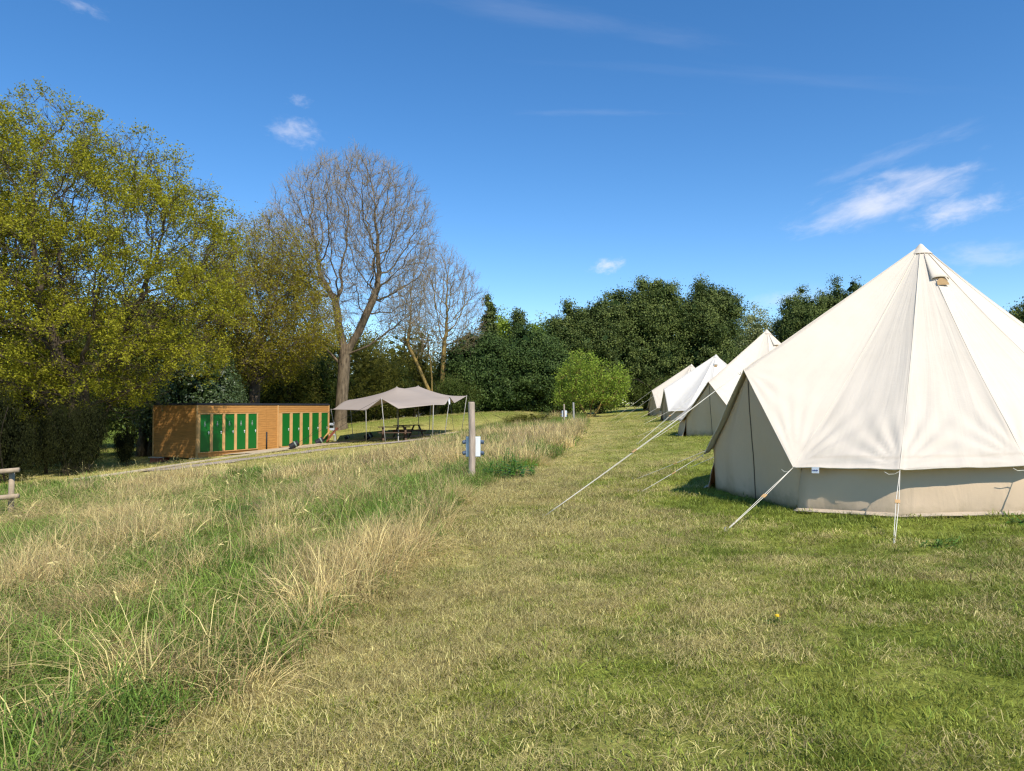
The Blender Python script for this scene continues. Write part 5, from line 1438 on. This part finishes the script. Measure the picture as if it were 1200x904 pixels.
    def nettles(x, y, n, h, rad, lab, ll=.13):
        V = []; Q = []; val = []
        for k in range(n):
            r = rad * math.sqrt(rng.random()); a = rng.uniform(0, 6.28); bx, by = r * math.cos(a), r * math.sin(a); H = h * rng.uniform(.5, 1.1) * (1 - .5 * r / rad); v = rng.random()
            lx, ly = rng.normal(0, .08, 2); zb = g(x + bx, y + by) - g(x, y)
            for L in range(9):
                t = .15 + .85 * L / 8; p = np.array([bx + lx * t, by + ly * t, zb + H * t]); da = rng.uniform(0, 6.28); l = ll * (1.15 - .6 * t) * rng.uniform(.7, 1.2)
                d = np.array([math.cos(da), math.sin(da), rng.uniform(-.35, .35)]); s_ = np.array([-math.sin(da), math.cos(da), 0]) * l * .32; c = len(V)
                V += [p, p + d * l * .45 + s_, p + d * l, p + d * l * .45 - s_]; Q.append((c, c + 1, c + 2, c + 3)); val.append(np.clip(v * .5 + .5 * rng.random(), 0, 1))
            c = len(V); top = np.array([bx + lx, by + ly, zb + H]); b_ = np.array([bx, by, zb]); w_ = np.array([.004, 0, 0])
            V += [b_ - w_, b_ + w_, top + w_, top - w_]; Q.append((c, c + 1, c + 2, c + 3)); val.append(v)
        me = np_mesh('nettle_clump', np.array(V), [np.array(Q)], False, {'v': ('FACE', 'FLOAT', np.array(val))}); me.materials.append(M['leaf_weed'])
        tag(link('nettle_clump', me, None, None, (x, y, g(x, y))), lab, 'plant', 'broad leaved weeds in the grass')
    nettles(-0.1, 15.1, 60, .62, .6, 'leafy nettle clump at the foot of the round timber post')
    nettles(0.45, 19.5, 36, .6, .45, 'dark leafy weed clump in the straw beyond the round timber post')
    nettles(-4.2, 12.0, 26, .5, .4, 'dark leafy weed clump deep in the green part of the meadow')
    nettles(3.75, 6.62, 12, .12, .12, 'small dark weed beside the peg of the middle guy rope', .05)
    nettles(4.95, 7.30, 14, .16, .14, 'small leafy weed growing against the biggest tent wall', .06)
    # a few flowering dandelions in the mown grass
    for (x, y, lab) in ((1.63, 4.66, 'yellow dandelion flower in the mown grass in front of the biggest tent'),):
        zg = g(x, y); o = empty('dandelion', (x, y, zg)); tag(o, lab, 'flower')
        lv = MB(); hd = MB()
        for k in range(7):
            a = k * .9; d = Vector((math.cos(a), math.sin(a), 0)); q = Vector((-d.y, d.x, 0)); lv.add([d * .01 - q * .004, d * .01 + q * .004, d * .05 + q * .011 + Vector((0, 0, .02)), d * .085 + Vector((0, 0, .014)), d * .05 - q * .011 + Vector((0, 0, .02))], [(0, 1, 2, 3, 4)])
        lv.build('leaves', M['leaf_weed'], o); MB().tube([(0, 0, -.01), (.004, 0, .05)], .0025, 5).build('stem', M['leaf_weed'], o)
        hd.tube([(.004, 0, .048), (.004, 0, .052), (.004, 0, .060), (.004, 0, .064)], [.004, .016, .015, .006], 12); hd.build('flower_head', M['dandelion'], o)
small_things()

# ------------------------------------------------------------------ stretch canopy
def stretch_tent():
    cx, cy = -7.0, 45.5; cz = g(cx, cy) + .05
    root = empty('stretch_tent', (cx, cy, cz)); tag(root, 'beige stretched fabric canopy on slanting poles over the picnic tables', 'canopy')
    def at(px, py, d): return np.array([W(px, d) - cx, d - cy, ZH(py, d) - cz])
    near = [(0, at(388, 480, 46)), (.22, at(429, 481, 43)), (.34, at(447, 467, 41.5)), (.52, at(467, 479, 41)), (.80, at(508, 474.5, 42)), (.93, at(522, 474.5, 43)), (1, at(527, 465, 44))]
    right = [(0, at(527, 465, 44)), (.45, at(532.5, 472.5, 47)), (1, at(547, 464, 51))]
    far = [(0, at(410, 469, 52.5)), (.3, at(440, 466.5, 53)), (.5, at(466, 464, 53)), (.75, at(505, 466, 52.5)), (1, at(547, 464, 51))]
    left = [(0, at(388, 480, 46)), (.5, at(404, 479, 49.5)), (1, at(410, 469, 52.5))]
    NU, NV = 48, 34
    def ev(c, t):
        ts = [a for a, _ in c]; P = np.array([b for _, b in c]); return np.array([np.interp(t, ts, P[:, i]) for i in range(3)])
    G = np.zeros((NV + 1, NU + 1, 3)); fix = np.zeros((NV + 1, NU + 1), bool)
    for j in range(NV + 1):
        for i in range(NU + 1):
            u, v = i / NU, j / NV
            P = ev(near, u) * (1 - v) + ev(far, u) * v + ev(left, v) * (1 - u) + ev(right, v) * u - (
                near[0][1] * (1 - u) * (1 - v) + near[-1][1] * u * (1 - v) + far[0][1] * (1 - u) * v + far[-1][1] * u * v)
            G[j, i] = P
            if i in (0, NU) or j in (0, NV): fix[j, i] = True
    peaks = [at(465, 453.5, 46), at(490, 452.5, 49)]
    bnd = fix.copy()
    bp = G[bnd][::2]; ctrl = np.concatenate([bp, np.array(peaks)])
    def phi(A, B): return np.hypot(A[:, None, 0] - B[None, :, 0], A[:, None, 1] - B[None, :, 1]) ** 0.85
    n_ = len(ctrl); K = np.zeros((n_ + 3, n_ + 3)); K[:n_, :n_] = phi(ctrl, ctrl) + np.eye(n_) * 1e-6
    K[:n_, n_] = 1; K[:n_, n_ + 1:] = ctrl[:, :2]; K[n_:, :n_] = K[:n_, n_:].T
    sol = np.linalg.solve(K, np.concatenate([ctrl[:, 2], np.zeros(3)]))
    q = G.reshape(-1, 3); zz = phi(q, ctrl) @ sol[:n_] + sol[n_] + q[:, :2] @ sol[n_ + 1:]
    zz = zz.reshape(NV + 1, NU + 1); G[..., 2] = np.where(bnd, G[..., 2], zz)
    for p in peaks:
        d = (G[..., 0] - p[0]) ** 2 + (G[..., 1] - p[1]) ** 2; jj, iI = np.unravel_index(d.argmin(), d.shape); G[jj, iI] = p
    V = G.reshape(-1, 3); ii = np.arange(len(V)).reshape(NV + 1, NU + 1)
    Fq = np.stack([ii[:-1, :-1], ii[:-1, 1:], ii[1:, 1:], ii[1:, :-1]], -1).reshape(-1, 4)
    c = link('canopy', np_mesh('canopy', V, [Fq], True), M['stretch'], root); sm = c.modifiers.new('thick', 'SOLIDIFY'); sm.thickness = .015
    def pole(top, foot_px, d, r=.021):
        x = W(foot_px, d); f = np.array([x - cx, d - cy, g(x, d) - cz - .05]); MB().tube([f, top + np.array([0, 0, .03])], r, 8).build('pole', M['pole'], root, smooth=True)
    pole(near[0][1], 396, 46.4); pole(near[2][1], 452, 41); pole(near[4][1], 507, 41.8); pole(near[6][1], 521, 43.4); pole(right[2][1], 541, 50.8)
    pole(at(467, 478, 46), 467, 41.2, .025); pole(peaks[0], 466, 46.3); pole(peaks[1], 491, 49.2); pole(far[0][1], 414, 52.6); pole(far[3][1], 503, 52.7); pole(at(429, 481, 43), 429.5, 43.2, .022)
    def rope(a, px, d, z=.0):
        x = W(px, d); MB().tube([a, np.array([x - cx, d - cy, g(x, d) - cz + z])], .008, 5).build('guy_rope', M['black'], root)
    rope(near[2][1], 346, 41.6, .3); rope(near[1][1], 375, 45.3, .3); rope(near[0][1], 352, 43, .05); rope(left[2][1], 408, 49.6, .25); rope(far[1][1], 433, 47.6, .3)
    rope(near[6][1], 533, 40.5, .0); rope(right[2][1], 580, 50, .0); rope(right[2][1], 572, 54, .0)
    MB().box(tuple(near[6][1] + np.array([-.02, -.08, -.28])), (.10, .03, .34)).build('paper_notice', M['label'], root)
stretch_tent()
